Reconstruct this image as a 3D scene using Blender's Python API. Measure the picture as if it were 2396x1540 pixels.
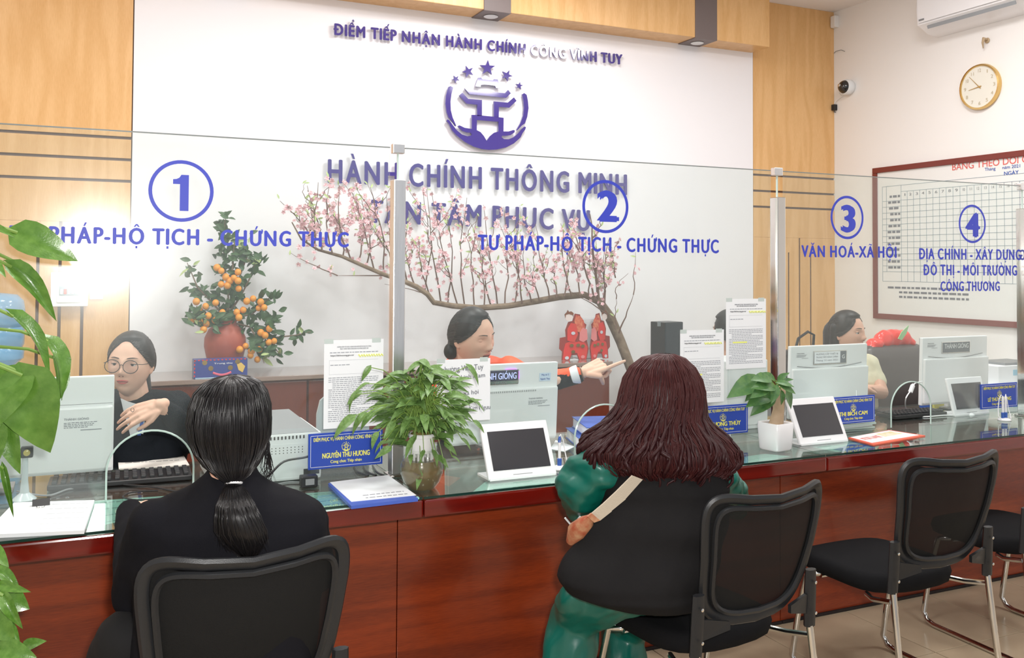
import bpy, bmesh, math, random
from mathutils import Vector, Matrix, Euler, noise
from mathutils.geometry import tessellate_polygon
random.seed(11)
SC = bpy.context.scene
COL = SC.collection
for o in list(bpy.data.objects): bpy.data.objects.remove(o)

# ------------------------------------------------------------------ camera
F, YAW, PIT, ROLL, CY, CH, IW, IH = 2157.6, 24.712, 1.481, .288, 569.1, 1.5, 2396, 1540
_y, _p, _r = map(math.radians, (YAW, PIT, ROLL))
FWD = Vector((math.sin(_y)*math.cos(_p), math.cos(_y)*math.cos(_p), math.sin(_p)))
RT0 = Vector((math.cos(_y), -math.sin(_y), 0)); UP0 = RT0.cross(FWD)
RT = RT0*math.cos(_r)+UP0*math.sin(_r); UP = UP0*math.cos(_r)-RT0*math.sin(_r)
CAM = Vector((0, 0, CH))
cd = bpy.data.cameras.new('camera'); cam = bpy.data.objects.new('camera', cd); COL.objects.link(cam)
cd.sensor_width = 36; cd.lens = F/IW*36; cd.shift_y = -(IH/2-CY)/IW; cd.clip_start = .05; cd.clip_end = 60
cam.matrix_world = Matrix.Translation(CAM) @ Matrix((RT, UP, -FWD)).transposed().to_4x4()
SC.camera = cam
# ------------------------------------------------------------------ world, lights, exposure
SC.view_settings.view_transform = 'Standard'; SC.view_settings.look = 'None'
SC.view_settings.gamma = 1; SC.view_settings.use_curve_mapping = False
SC.view_settings.exposure = 0.13
wd = bpy.data.worlds.new('daylight'); SC.world = wd; wd.use_nodes = True
wd.node_tree.nodes['Background'].inputs[0].default_value = (.93, .96, 1, 1)
wd.node_tree.nodes['Background'].inputs[1].default_value = 0.45
def area(name, loc, size, power, color=(1, 1, 1), rot=(0, 0, 0), sy=None):
    l = bpy.data.lights.new(name, 'AREA'); l.energy = power; l.color = color
    l.shape = 'RECTANGLE'; l.size = size; l.size_y = sy or size
    o = bpy.data.objects.new(name, l); COL.objects.link(o); o.location = loc; o.rotation_euler = rot
    return o
CEIL = 3.67
LAMPS = [(4.2, 3.6), (4.2, 1.7), (.9, 3.9), (.9, 1.7), (2.5, 4.6), (-1.3, 3.6), (2.5, .2)]
for (lx, ly) in LAMPS: area('ceiling_light', (lx, ly, CEIL-.035), .56, 36 if ly > 3 else 23, (1, .98, .97))
fl = bpy.data.lights.new('camera_flash', 'AREA'); fl.shape = 'RECTANGLE'; fl.size = .075; fl.size_y = .05; fl.energy = 50; fl.color = (1, .97, .93)
flo = bpy.data.objects.new('camera_flash', fl); COL.objects.link(flo)
flo.location = (.06, -.02, 1.575); flo.rotation_euler = (math.radians(88), 0, -_y)

# ------------------------------------------------------------------ helpers
def at(px, py, X=None, Y=None, Z=None):
    d = FWD+RT*((px-IW/2)/F)-UP*((py-CY)/F)
    t = X/d.x if X is not None else Y/d.y if Y is not None else (Z-CH)/d.z
    return CAM+d*t
def ppm(px, Y):   # pixels per metre (facing the camera) at image column px on plane Y
    d = FWD+RT*((px-IW/2)/F)
    return F*d.y/Y
MC = {}
def mat(name, col, rough=.5, metal=0, spec=.5, coat=0, bump=None, vary=None, wood=None, sheen=0, alpha=1, emit=None, trans=0, ior=1.45):
    if name in MC: return MC[name]
    m = bpy.data.materials.new(name); m.use_nodes = True; nt = m.node_tree; b = nt.nodes['Principled BSDF']
    b.inputs['Base Color'].default_value = (*col, 1); b.inputs['Roughness'].default_value = rough
    b.inputs['Metallic'].default_value = metal; b.inputs['Specular IOR Level'].default_value = spec
    b.inputs['Coat Weight'].default_value = coat; b.inputs['Coat Roughness'].default_value = .08
    b.inputs['Sheen Weight'].default_value = sheen; b.inputs['Alpha'].default_value = alpha
    b.inputs['Transmission Weight'].default_value = trans; b.inputs['IOR'].default_value = ior
    if emit: b.inputs['Emission Color'].default_value = (*emit[:3], 1); b.inputs['Emission Strength'].default_value = emit[3]
    N = nt.nodes.new; L = nt.links.new
    tc = N('ShaderNodeTexCoord')
    if vary:      # (scale, colour2, stretch)
        mp = N('ShaderNodeMapping'); mp.inputs['Scale'].default_value = vary[2] if len(vary) > 2 else (1, 1, 1)
        n = N('ShaderNodeTexNoise'); n.inputs['Scale'].default_value = vary[0]; n.inputs['Detail'].default_value = 5
        r = N('ShaderNodeValToRGB'); r.color_ramp.elements[0].position = .35; r.color_ramp.elements[1].position = .68
        r.color_ramp.elements[0].color = (*col, 1); r.color_ramp.elements[1].color = (*vary[1], 1)
        L(tc.outputs['Object'], mp.inputs[0]); L(mp.outputs[0], n.inputs[0]); L(n.outputs[0], r.inputs[0]); L(r.outputs[0], b.inputs['Base Color'])
    if wood:      # (axis scale vector, colour2, distortion)
        mp = N('ShaderNodeMapping'); mp.inputs['Scale'].default_value = wood[0]
        w = N('ShaderNodeTexNoise'); w.inputs['Scale'].default_value = 1; w.inputs['Detail'].default_value = 2
        mul = N('ShaderNodeMath'); mul.operation = 'MULTIPLY'; mul.inputs[1].default_value = wood[2]
        sn = N('ShaderNodeMath'); sn.operation = 'SINE'
        n2 = N('ShaderNodeTexNoise'); n2.inputs['Scale'].default_value = 3; n2.inputs['Detail'].default_value = 6
        mp2 = N('ShaderNodeMapping'); mp2.inputs['Scale'].default_value = [v*9 for v in wood[0]]
        r = N('ShaderNodeMapRange'); r.inputs[1].default_value = -1; r.inputs[2].default_value = 1
        mx = N('ShaderNodeMix'); mx.data_type = 'RGBA'; ad = N('ShaderNodeMath'); ad.operation = 'MULTIPLY_ADD'; ad.inputs[1].default_value = .45
        L(tc.outputs['Object'], mp.inputs[0]); L(mp.outputs[0], w.inputs[0]); L(w.outputs[0], mul.inputs[0]); L(mul.outputs[0], sn.inputs[0]); L(sn.outputs[0], r.inputs[0])
        L(tc.outputs['Object'], mp2.inputs[0]); L(mp2.outputs[0], n2.inputs[0]); L(r.outputs[0], ad.inputs[0]); L(n2.outputs[0], ad.inputs[2])
        sb = N('ShaderNodeMath'); sb.operation = 'SUBTRACT'; sb.inputs[1].default_value = .25; sb.use_clamp = True; L(ad.outputs[0], sb.inputs[0])
        L(sb.outputs[0], mx.inputs[0]); mx.inputs[6].default_value = (*col, 1); mx.inputs[7].default_value = (*wood[1], 1); L(mx.outputs[2], b.inputs['Base Color'])
    if bump:      # (scale, strength, stretch)
        mp = N('ShaderNodeMapping'); mp.inputs['Scale'].default_value = bump[2] if len(bump) > 2 else (1, 1, 1)
        n = N('ShaderNodeTexNoise'); n.inputs['Scale'].default_value = bump[0]; n.inputs['Detail'].default_value = 4
        bp = N('ShaderNodeBump'); bp.inputs['Strength'].default_value = bump[1]; bp.inputs['Distance'].default_value = .004
        L(tc.outputs['Object'], mp.inputs[0]); L(mp.outputs[0], n.inputs[0]); L(n.outputs[0], bp.inputs['Height']); L(bp.outputs[0], b.inputs['Normal'])
    MC[name] = m
    return m

class MB:
    """collects shapes; build() links them as one mesh object"""
    def __init__(s): s.v = []; s.f = []
    def add(s, vs, fs):
        k = len(s.v); s.v += [tuple(v) for v in vs]; s.f += [tuple(i+k for i in f) for f in fs]; return s
    def box(s, c, d, R=None, bev=0):
        c = Vector(c); x, y, z = [q/2 for q in d]
        if bev > 0:
            pts = []; b = min(bev, x*.98, y*.98, z*.98)
            bm = bmesh.new(); bmesh.ops.create_cube(bm, size=1)
            for v in bm.verts: v.co = Vector((v.co.x*2*x, v.co.y*2*y, v.co.z*2*z))
            bmesh.ops.bevel(bm, geom=bm.edges[:], offset=b, segments=2, affect='EDGES', profile=.6)
            bm.verts.index_update(); vs = [v.co.copy() for v in bm.verts]; fs = [[v.index for v in f.verts] for f in bm.faces]; bm.free()
        else:
            vs = [Vector((a*x, b_*y, g*z)) for a in (-1, 1) for b_ in (-1, 1) for g in (-1, 1)]
            fs = [(0, 1, 3, 2), (4, 6, 7, 5), (0, 4, 5, 1), (2, 3, 7, 6), (0, 2, 6, 4), (1, 5, 7, 3)]
        if R: vs = [R @ v for v in vs]
        return s.add([v+c for v in vs], fs)
    def span(s, a, b, bev=0):
        return s.box([(p+q)/2 for p, q in zip(a, b)], [abs(p-q) for p, q in zip(a, b)], None, bev)
    def tube(s, pts, r, n=8, cap=True, closed=False, flat=None):
        pts = [Vector(p) for p in pts]; m = len(pts); rr = r if isinstance(r, (list, tuple)) else [r]*m
        vs = []; fs = []; up = None
        for i, p in enumerate(pts):
            if closed: t = pts[(i+1) % m]-pts[i-1]
            else: t = pts[min(i+1, m-1)]-pts[max(i-1, 0)]
            t = t.normalized() if t.length > 1e-9 else Vector((0, 0, 1))
            if up is None: up = Vector((0, 0, 1)) if abs(t.z) < .9 else Vector((1, 0, 0))
            if flat: up = Vector(flat)
            a = t.cross(up)
            if a.length < 1e-6: a = t.orthogonal()
            a.normalize(); b = a.cross(t).normalized(); up = b if not flat else up
            k = rr[i]; ka, kb = (k if isinstance(k, (tuple, list)) else (k, k))
            for j in range(n):
                w = 2*math.pi*j/n; vs.append(p+a*(math.cos(w)*ka)+b*(math.sin(w)*kb))
        for i in range(m if closed else m-1):
            for j in range(n):
                a0 = i*n+j; a1 = i*n+(j+1) % n; b0 = ((i+1) % m)*n+j; b1 = ((i+1) % m)*n+(j+1) % n
                fs.append((a0, b0, b1, a1))
        if cap and not closed: fs += [tuple(range(n)), tuple(reversed(range((m-1)*n, m*n)))]
        return s.add(vs, fs)
    def lathe(s, prof, c=(0, 0, 0), n=24, R=None, caps=True):
        c = Vector(c); vs = []; fs = []
        for (r, z) in prof:
            for j in range(n):
                w = 2*math.pi*j/n; v = Vector((r*math.cos(w), r*math.sin(w), z)); vs.append((R @ v if R else v)+c)
        for i in range(len(prof)-1):
            for j in range(n): fs.append((i*n+j, i*n+(j+1) % n, (i+1)*n+(j+1) % n, (i+1)*n+j))
        if caps: fs += [tuple(reversed(range(n))), tuple(range((len(prof)-1)*n, len(prof)*n))]
        return s.add(vs, fs)
    def ell(s, c, r, n=16, m=10, R=None):
        if not isinstance(r, (list, tuple, Vector)): r = (r, r, r)
        c = Vector(c); vs = []; fs = []
        for i in range(m+1):
            ph = math.pi*i/m-math.pi/2
            for j in range(n):
                w = 2*math.pi*j/n; v = Vector((r[0]*math.cos(ph)*math.cos(w), r[1]*math.cos(ph)*math.sin(w), r[2]*math.sin(ph)))
                vs.append((R @ v if R else v)+c)
        for i in range(m):
            for j in range(n): fs.append((i*n+j, i*n+(j+1) % n, (i+1)*n+(j+1) % n, (i+1)*n+j))
        return s.add(vs, fs)
    def prism(s, polys, O, U, V, th):
        """polys: outline + holes in (u,v); extruded by vector th"""
        O, U, V, th = map(Vector, (O, U, V, th))
        tri = tessellate_polygon([[Vector((a, b, 0)) for a, b in P] for P in polys])
        flat = [q for P in polys for q in P]; n = len(flat)
        vs = [O+U*a+V*b for a, b in flat]; vs += [v+th for v in vs]
        fs = [tuple(t) for t in tri]+[tuple(reversed([i+n for i in t])) for t in tri]
        k = 0
        for P in polys:
            for i in range(len(P)):
                a = k+i; b = k+(i+1) % len(P); fs.append((a, b, b+n, a+n))
            k += len(P)
        return s.add(vs, fs)
    def world_poly(s, pts, th):
        """flat polygon of world points, extruded by th"""
        pts = [Vector(p) for p in pts]; O = pts[0]
        nrm = Vector(th).normalized(); U = (pts[1]-O).normalized(); V = nrm.cross(U).normalized()
        return s.prism([[((p-O).dot(U), (p-O).dot(V)) for p in pts]], O, U, V, th)
    def ring(s, rings, n=24, cap=True):
        """rings: lists of equal numbers of points"""
        vs = [p for r in rings for p in r]; n = len(rings[0]); fs = []
        for i in range(len(rings)-1):
            for j in range(n): fs.append((i*n+j, i*n+(j+1) % n, (i+1)*n+(j+1) % n, (i+1)*n+j))
        if cap: fs += [tuple(reversed(range(n))), tuple(range((len(rings)-1)*n, len(rings)*n))]
        return s.add(vs, fs)
    def mesh(s, name, m, smooth=False, angle=40):
        me = bpy.data.meshes.new(name); me.from_pydata([tuple(v) for v in s.v], [], s.f)
        bm = bmesh.new(); bm.from_mesh(me); bmesh.ops.recalc_face_normals(bm, faces=bm.faces[:]); bm.to_mesh(me); bm.free()
        for x in (m if isinstance(m, (list, tuple)) else [m]): me.materials.append(x)
        if smooth:
            me.shade_smooth()
            if angle < 180: me.set_sharp_from_angle(angle=math.radians(angle))
        return me
    def build(s, name, m, parent=None, smooth=False, angle=40, label=None, kind=None, local=False):
        me = s.mesh(name, m, smooth, angle)
        return link(name, me, parent, label, kind, local)
def link(name, me, parent=None, label=None, kind=None, local=False):
    """world-coordinate mesh under a parent keeps its place; local=True: mesh is in the parent's frame"""
    o = bpy.data.objects.new(name, me); COL.objects.link(o)
    if parent:
        o.parent = parent
        if not local:
            org = parent.get('org')
            if org is None: org = (0, 0, 0)
            o.location = [-q for q in org]
        p = parent; 
    if label: o['label'] = label
    if kind: o['kind'] = kind
    o['org'] = (0.0, 0.0, 0.0)
    return o
def thing(name, label, cat, loc=(0, 0, 0), group=None, rotz=0):
    o = bpy.data.objects.new(name, None); COL.objects.link(o); o.location = loc; o.rotation_euler[2] = rotz
    o.empty_display_size = .05; o['label'] = label; o['category'] = cat; o['org'] = tuple(float(q) for q in loc)
    if group: o['group'] = group
    return o
def tag(o, label, cat, group=None):
    o['label'] = label; o['category'] = cat
    if group: o['group'] = group
    return o
def dup(o, parent=None):
    c = o.copy(); COL.objects.link(c)
    if parent: c.parent = parent
    return c
def dup_tree(o, parent=None):
    c = dup(o, parent)
    for ch in [x for x in ALLCH.get(o.name, o.children)]: dup_tree(ch, c)
    return c
ALLCH = {}
def struct(o): o['kind'] = 'structure'; return o

# text ---------------------------------------------------------------
_tc = bpy.data.curves.new('tmp_text', 'FONT'); _to = bpy.data.objects.new('tmp_text', _tc); COL.objects.link(_to)
def _tmesh0(body, ext):
    _tc.body = body; _tc.offset = 0; _tc.extrude = ext; _tc.resolution_u = 4
    bpy.context.view_layer.update(); dg = bpy.context.evaluated_depsgraph_get()
    me = _to.evaluated_get(dg).to_mesh()
    vs = [v.co.copy() for v in me.vertices]; fs = [tuple(p.vertices) for p in me.polygons]
    _to.evaluated_get(dg).to_mesh_clear()
    return vs, fs
import unicodedata
def _arc(cx, cy, r0, r1, a0, a1, n=8):
    o = [(cx+r1*math.cos(a0+(a1-a0)*k/n), cy+r1*math.sin(a0+(a1-a0)*k/n)) for k in range(n+1)]
    return o+[(cx+r0*math.cos(a1+(a0-a1)*k/n), cy+r0*math.sin(a1+(a0-a1)*k/n)) for k in range(n+1)]
def _mark(name, cx, top, mx, lift, s):
    """outline of a Vietnamese diacritic over a letter; s scales for small letters"""
    y = top+.05*s+lift; q = .16*s
    if name == 'acute': return [(cx-.06*s, y), (cx+.03*s, y), (cx+.13*s, y+q), (cx+.02*s, y+q)]
    if name == 'grave': return [(cx+.06*s, y), (cx-.03*s, y), (cx-.13*s, y+q), (cx-.02*s, y+q)]
    if name == 'circumflex': return [(cx-.17*s, y), (cx-.07*s, y), (cx, y+.07*s), (cx+.07*s, y), (cx+.17*s, y), (cx+.05*s, y+.13*s), (cx-.05*s, y+.13*s)]
    if name == 'breve': return _arc(cx, y+.15*s, .09*s, .16*s, math.pi*1.05, math.pi*1.95)
    if name == 'tilde': return [(cx-.17*s, y), (cx-.10*s, y+.06*s), (cx, y+.02*s), (cx+.09*s, y), (cx+.17*s, y+.09*s), (cx+.17*s, y+.13*s), (cx+.09*s, y+.07*s), (cx, y+.09*s), (cx-.09*s, y+.12*s), (cx-.17*s, y+.05*s)]
    if name == 'hook': return _arc(cx, y+.11*s, .035*s, .085*s, math.pi*.95, -math.pi*.5, 9)+[(cx-.03*s, y), (cx-.03*s, y+.03*s)]
    if name == 'dot': return [(cx-.055*s, -.19*s), (cx+.055*s, -.19*s), (cx+.055*s, -.08*s), (cx-.055*s, -.08*s)]
    if name == 'horn': return [(mx-.05, top-.10*s), (mx+.02, top-.09*s), (mx+.04, top+.0), (mx+.01, top+.06*s), (mx+.10*s, top+.07*s), (mx+.13*s, top-.02*s), (mx+.09*s, top-.13*s), (mx-.05, top-.18*s)]
_MK = {'\u0301': 'acute', '\u0300': 'grave', '\u0302': 'circumflex', '\u0306': 'breve', '\u0303': 'tilde', '\u0309': 'hook', '\u0323': 'dot', '\u031b': 'horn'}
def _base(c):
    return {'Đ': 'D', 'đ': 'd'}.get(c, unicodedata.normalize('NFD', c)[0])
def _tmesh(ch, off, ext):
    """one glyph, with its marks, emboldened by overlapping shifted copies"""
    b = _base(ch); vs, fs = _tmesh0('ı' if b == 'i' and ch != 'i' else b, ext)
    x0, x1, top = min(v.x for v in vs), max(v.x for v in vs), max(v.y for v in vs); cx = (x0+x1)/2; s = 1 if ch.isupper() else .72
    V2 = []; F2 = []
    for dx, dy in (((-off, 0), (off, 0), (0, off*.45), (0, -off*.45)) if off > 0 else ((0, 0),)):
        k = len(V2); zz = .00015*(k//max(1, len(vs))); V2 += [v+Vector((dx, dy, zz)) for v in vs]; F2 += [tuple(q+k for q in f) for f in fs]
    P = []; marks = [_MK[m] for m in unicodedata.normalize('NFD', ch)[1:] if m in _MK]; hat = 'circumflex' in marks or 'breve' in marks
    for m in marks:
        tone = m in ('acute', 'grave', 'tilde', 'hook'); P.append(_mark(m, cx+(.10*s if hat and tone and m != 'tilde' else 0), top, x1, .12*s if hat and tone else 0, s))
    if ch == 'Đ': P.append([(x0-.09, .30), (cx-.02, .30), (cx-.02, .40), (x0-.09, .40)])
    if ch == 'đ': P.append([(cx, top-.16), (x1+.07, top-.16), (x1+.07, top-.10), (cx, top-.10)])
    for pl in P:
        tri = tessellate_polygon([[Vector((a, c, 0)) for a, c in pl]]); n = len(pl)
        for z in ((ext, -ext) if ext else (0,)):
            k = len(V2); V2 += [Vector((a, c, z+.0007)) for a, c in pl]; F2 += [tuple(q+k for q in f) for f in tri]
        if ext:
            k = len(V2)-2*n; F2 += [(k+i, k+(i+1) % n, k+n+(i+1) % n, k+n+i) for i in range(n)]
    return V2, F2
_w = {}
def _width(b):
    b = ''.join(_base(c) for c in b)
    if b not in _w:
        vs, _ = _tmesh0(b, 0); _w[b] = max([v.x for v in vs] or [0])
    return _w[b]
CAPH = .70
def text(body, A, B, h, m, parent, name='lettering', off=.018, th=None, up=(0, 0, 1), per_letter=False, label=None, thick=0, gap=1):
    """body set between world points A (left) and B (right) of its baseline, capital height h"""
    A, B = Vector(A), Vector(B); U = (B-A); W = _width(body); sx = U.length/W; U.normalize(); V = Vector(up); V = (V-U*V.dot(U)).normalized()
    Nn = U.cross(V); sy = h/CAPH; bar = _width('I'); av = []; af = []
    for i, ch in enumerate(body):
        if ch == ' ': continue
        x0 = _width(body[:i]+'I')-bar if i else 0
        vs, fs = _tmesh(ch, off, thick/2); mx_ = (min(v.x for v in vs)+max(v.x for v in vs))/2
        vs = [A+U*(((v.x-mx_)*gap+mx_+x0)*sx)+V*(v.y*sy)+Nn*(v.z) for v in vs]
        if per_letter:
            me = bpy.data.meshes.new('letter'); me.from_pydata([tuple(p) for p in vs], [], fs); me.materials.append(m); link('letter', me, parent)
        else: k = len(av); av += vs; af += [tuple(q+k for q in f) for f in fs]
    if not per_letter:
        me = bpy.data.meshes.new(name); me.from_pydata([tuple(p) for p in av], [], af); me.materials.append(m); return link(name, me, parent, label)

# blobs --------------------------------------------------------------
def cap(mb, p0, r0, p1, r1, n=14, sq=None):
    """tapered capsule; sq = (axis vector, factor) flattens the section along that axis"""
    p0, p1 = Vector(p0), Vector(p1); d = p1-p0
    L_ = d.length; d = d.normalized() if L_ > 1e-6 else Vector((0, 0, 1))
    a = d.orthogonal().normalized()
    if sq: a = (Vector(sq[0])-d*Vector(sq[0]).dot(d)).normalized()
    b = d.cross(a).normalized(); ka = sq[1] if sq else 1
    rings = []
    for k in range(5): 
        t = math.pi/2*(k/4); rings.append((p0-d*(r0*math.cos(t)), r0*math.sin(t)+1e-5))
    for k in range(5):
        t = math.pi/2*(k/4); rings.append((p1+d*(r1*math.sin(t)), r1*math.cos(t)+1e-5))
    mb.ring([[c+a*(r*ka*math.cos(2*math.pi*j/n))+b*(r*math.sin(2*math.pi*j/n)) for j in range(n)] for c, r in rings])
def chain(mb, pts, rs, sq=None):
    for i in range(len(pts)-1): cap(mb, pts[i], rs[i], pts[i+1], rs[i+1], sq=sq)
def remesh(mb, name, m, voxel=.006, smooth=3, parent=None, label=None, disp=None, keep=False):
    me = mb.mesh(name, m); o = bpy.data.objects.new('tmp', me); COL.objects.link(o)
    r = o.modifiers.new('r', 'REMESH'); r.mode = 'VOXEL'; r.voxel_size = voxel; r.use_smooth_shade = True
    if smooth:
        s = o.modifiers.new('s', 'SMOOTH'); s.factor = .5; s.iterations = smooth
    dg = bpy.context.evaluated_depsgraph_get(); me2 = bpy.data.meshes.new_from_object(o.evaluated_get(dg)); bpy.data.objects.remove(o)
    me2.name = name; me2.materials.clear()
    for x in (m if isinstance(m, (list, tuple)) else [m]): me2.materials.append(x)
    if disp:
        me2.calc_loop_triangles(); nr = [v.normal.copy() for v in me2.vertices]
        for v, q in zip(me2.vertices, nr): v.co += q*disp(v.co)
    me2.shade_smooth()
    return link(name, me2, parent, label)
HR = Vector((math.cos(_y), -math.sin(_y), 0)); HD = Vector((math.sin(_y), math.cos(_y), 0))
def pring(pl, pr_, py, Y, dep, n=28, e=2.0, dz=0, tilt=0):
    """horizontal elliptical ring whose silhouette spans pixel columns pl..pr_ at row py, centre on plane Y"""
    c = at((pl+pr_)/2, py, Y=Y); hw = (pr_-pl)/2/ppm((pl+pr_)/2, Y); c.z += dz
    out = []
    for j in range(n):
        w = 2*math.pi*j/n; cx, sx = math.cos(w), math.sin(w)
        cx = math.copysign(abs(cx)**(2/e), cx); sx = math.copysign(abs(sx)**(2/e), sx)
        out.append(c+HR*(hw*cx)+HD*(dep*sx)+Vector((0, 0, tilt*sx)))
    return out
def leafmesh(name, m, L=1, W=.7, fold=.12, droop=.3, n=7, heart=True, wave=0):
    """leaf along +X from its petiole at the origin, midrib down the middle, unit sized"""
    mb = MB(); vs = []; xs = [-1, -.66, -.33, 0, .33, .66, 1]
    for i in range(n+1):
        t = i/n
        w = (math.sin(math.pi*min(1, t**.62))**.8)*(1-.25*t) if heart else math.sin(math.pi*t**.85)
        w = max(w, .0)*W/2
        back = (.13 if heart else 0)
        for k in xs:
            x = t*L-back*L*abs(k)*(1-t)**3*1.4; y = k*w
            z = fold*abs(k)*w*2-droop*t*t*L+wave*math.sin(t*9+k*3)*abs(k)*L*.05
            vs.append(Vector((x, y, z)))
    c = len(xs); fs = []
    for i in range(n):
        for j in range(c-1): fs.append((i*c+j, i*c+j+1, (i+1)*c+j+1, (i+1)*c+j))
    mb.add(vs, fs); me = mb.mesh(name, m, True, 180); return me
def frame(d, nrm):
    d = Vector(d).normalized(); nrm = Vector(nrm); nrm = (nrm-d*nrm.dot(d)); nrm = nrm.normalized() if nrm.length > 1e-6 else d.orthogonal()
    return Matrix((d, nrm.cross(d), nrm)).transposed()
def place(me, name, parent, loc, d, nrm, s, sy=None, org=None):
    """copy of a shared mesh placed in world coordinates under parent (parent at its org)"""
    o = bpy.data.objects.new(name, me); COL.objects.link(o); o.parent = parent
    M = frame(d, nrm).to_4x4() @ Matrix.Diagonal((s, sy or s, s, 1)); off = Vector(parent.get('org', (0, 0, 0)))
    o.matrix_local = Matrix.Translation(Vector(loc)-off) @ M
    return o
# ------------------------------------------------------------------ materials
WHITE = mat('white_paint', (.86, .845, .87), .55, bump=(300, .03))
WARM = mat('cream_paint', (.86, .84, .82), .6, bump=(300, .03))
CEILM = mat('ceiling_paint', (.86, .84, .84), .7)
OAK = mat('oak_laminate', (.80, .50, .235), .32, wood=((7, 7, .9), (.66, .37, .14), 26), spec=.4)
OAKD = mat('groove_dark', (.14, .09, .07), .7)
BROWNB = mat('taupe_band', (.17, .135, .13), .45)
RED = mat('mahogany', (.33, .050, .012), .22, wood=((.8, 3, 14), (.13, .018, .007), 14), coat=.15)
REDF = mat('mahogany_edge', (.17, .008, .004), .13, coat=.7, vary=(3, (.10, .005, .003), (1, 1, 8)))
CABW = mat('cabinet_wood', (.17, .045, .028), .22, wood=((2, 2, .6), (.115, .028, .018), 10), coat=.4)
DARK = mat('dark_gap', (.012, .008, .008), .6)
CHROME = mat('chrome', (.72, .71, .69), .1, 1)
STEEL = mat('brushed_steel', (.80, .80, .81), .3, 1, bump=(40, .25, (1, 1, .1)))
TILEM = mat('floor_tile', (.50, .40, .275), .16, vary=(5, (.44, .35, .24)), spec=.5)
GROUT = mat('grout', (.25, .2, .15), .8)
PLW = mat('white_plastic', (.80, .82, .83), .28)
PLWB = mat('bright_white_plastic', (.86, .86, .88), .2, coat=.3)
PLG = mat('grey_plastic', (.23, .24, .25), .4)
PLB = mat('black_plastic', (.018, .018, .02), .38)
PLB2 = mat('chair_plastic', (.016, .017, .019), .36, bump=(500, .1), spec=.4)
FABB = mat('black_fabric', (.008, .008, .009), .85, bump=(700, .25), spec=.12)
MESHM = mat('mesh_fabric', (.012, .012, .012), .7, alpha=.92, bump=(900, .5), spec=.15)
PAPER = mat('paper', (.84, .86, .89), .75)
PAPER2 = mat('cream_paper', (.80, .76, .70), .75)
INK = mat('grey_ink', (.16, .17, .2), .8)
INKD = mat('black_ink', (.03, .03, .035), .7)
HILITE = mat('yellow_marker', (.83, .86, .18), .8)
VINYL = mat('blue_vinyl', (.045, .065, .52), .45)
ACRYL = mat('indigo_acrylic', (.055, .035, .235), .07, coat=1, spec=.6)
PLATEB = mat('plate_blue', (.025, .07, .42), .3)
YEL = mat('yellow_print', (.85, .80, .16), .5)
LEAF = mat('pothos_leaf', (.075, .185, .022), .27, coat=.35, vary=(6, (.13, .27, .045)), bump=(30, .15))
LEAF2 = mat('fine_leaf', (.095, .19, .042), .4, vary=(9, (.16, .28, .085)))
LEAFD = mat('dark_leaf', (.035, .085, .028), .4, vary=(9, (.06, .13, .045)))
STEMM = mat('green_stem', (.20, .33, .07), .45)
BARK = mat('bark', (.16, .105, .065), .85, vary=(25, (.26, .19, .13)), bump=(60, .8))
TWIG = mat('twig', (.17, .10, .075), .8)
PINK = mat('blossom_pink', (.84, .50, .55), .7, vary=(40, (.88, .68, .70)))
PALEG = mat('pale_green_leaf', (.42, .52, .22), .6)
ORANGE = mat('kumquat_orange', (.85, .26, .02), .4, vary=(12, (.75, .34, .04)))
SKIN = mat('skin', (.70, .42, .31), .45, spec=.35, vary=(14, (.66, .36, .26)))
SKIN2 = mat('skin_light', (.80, .51, .385), .5, spec=.3, vary=(14, (.77, .44, .33)))
LIP = mat('lip', (.60, .13, .12), .35)
HAIRB = mat('black_hair', (.006, .0055, .006), .42, bump=(120, .4, (1, 1, .06)), spec=.35)
HAIRK = mat('dark_brown_hair', (.012, .009, .009), .45, spec=.35)
HAIRR = mat('wine_hair', (.026, .006, .007), .42, bump=(90, .6, (1, 1, .08)), spec=.28)
HAIRR2 = mat('wine_hair_strand', (.050, .011, .011), .42, spec=.28)
SUIT = mat('black_suit', (.0075, .0075, .010), .85, bump=(500, .15), spec=.12)
NAVY = mat('charcoal_suit', (.012, .015, .02), .85, bump=(500, .15), spec=.12)
VEST = mat('black_vest', (.010, .0095, .010), .8, bump=(25, .35), spec=.14)
SATIN = mat('green_satin', (.001, .105, .078), .34, spec=.7, bump=(11, .5, (1.4, 1, .7)))
HSTR = mat('hair_sheen', (.035, .028, .027), .3, spec=.6)
INKL = mat('light_ink', (.36, .38, .42), .8)
CREAM = mat('cream_knit', (.76, .71, .52), .8, bump=(200, .2))
ORJ = mat('orange_fabric', (.90, .095, .015), .6)
WSH = mat('white_shirt', (.78, .80, .84), .7)
TAN = mat('strap_webbing', (.42, .36, .28), .7, bump=(300, .3))
RUST = mat('rust_leather', (.30, .06, .025), .5, vary=(45, (.40, .22, .12)))
SCREEN = mat('dark_screen', (.035, .035, .042), .12, coat=.6)
EYEW = mat('eye_white', (.80, .78, .76), .25)
IRIS = mat('iris', (.015, .009, .007), .15)
GOLD = mat('gold', (.72, .50, .2), .25, 1)
REDP = mat('red_print', (.72, .02, .02), .5, vary=(30, (.62, .05, .03)))
DRED = mat('dark_red_print', (.30, .03, .02), .5)
BLUEB = mat('book_blue', (.04, .11, .42), .45)
WBF = mat('board_frame', (.19, .035, .025), .35)
WBS = mat('board_white', (.80, .80, .78), .25)
TERRA = mat('terracotta', (.42, .085, .045), .45, vary=(6, (.34, .07, .045)))
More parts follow.
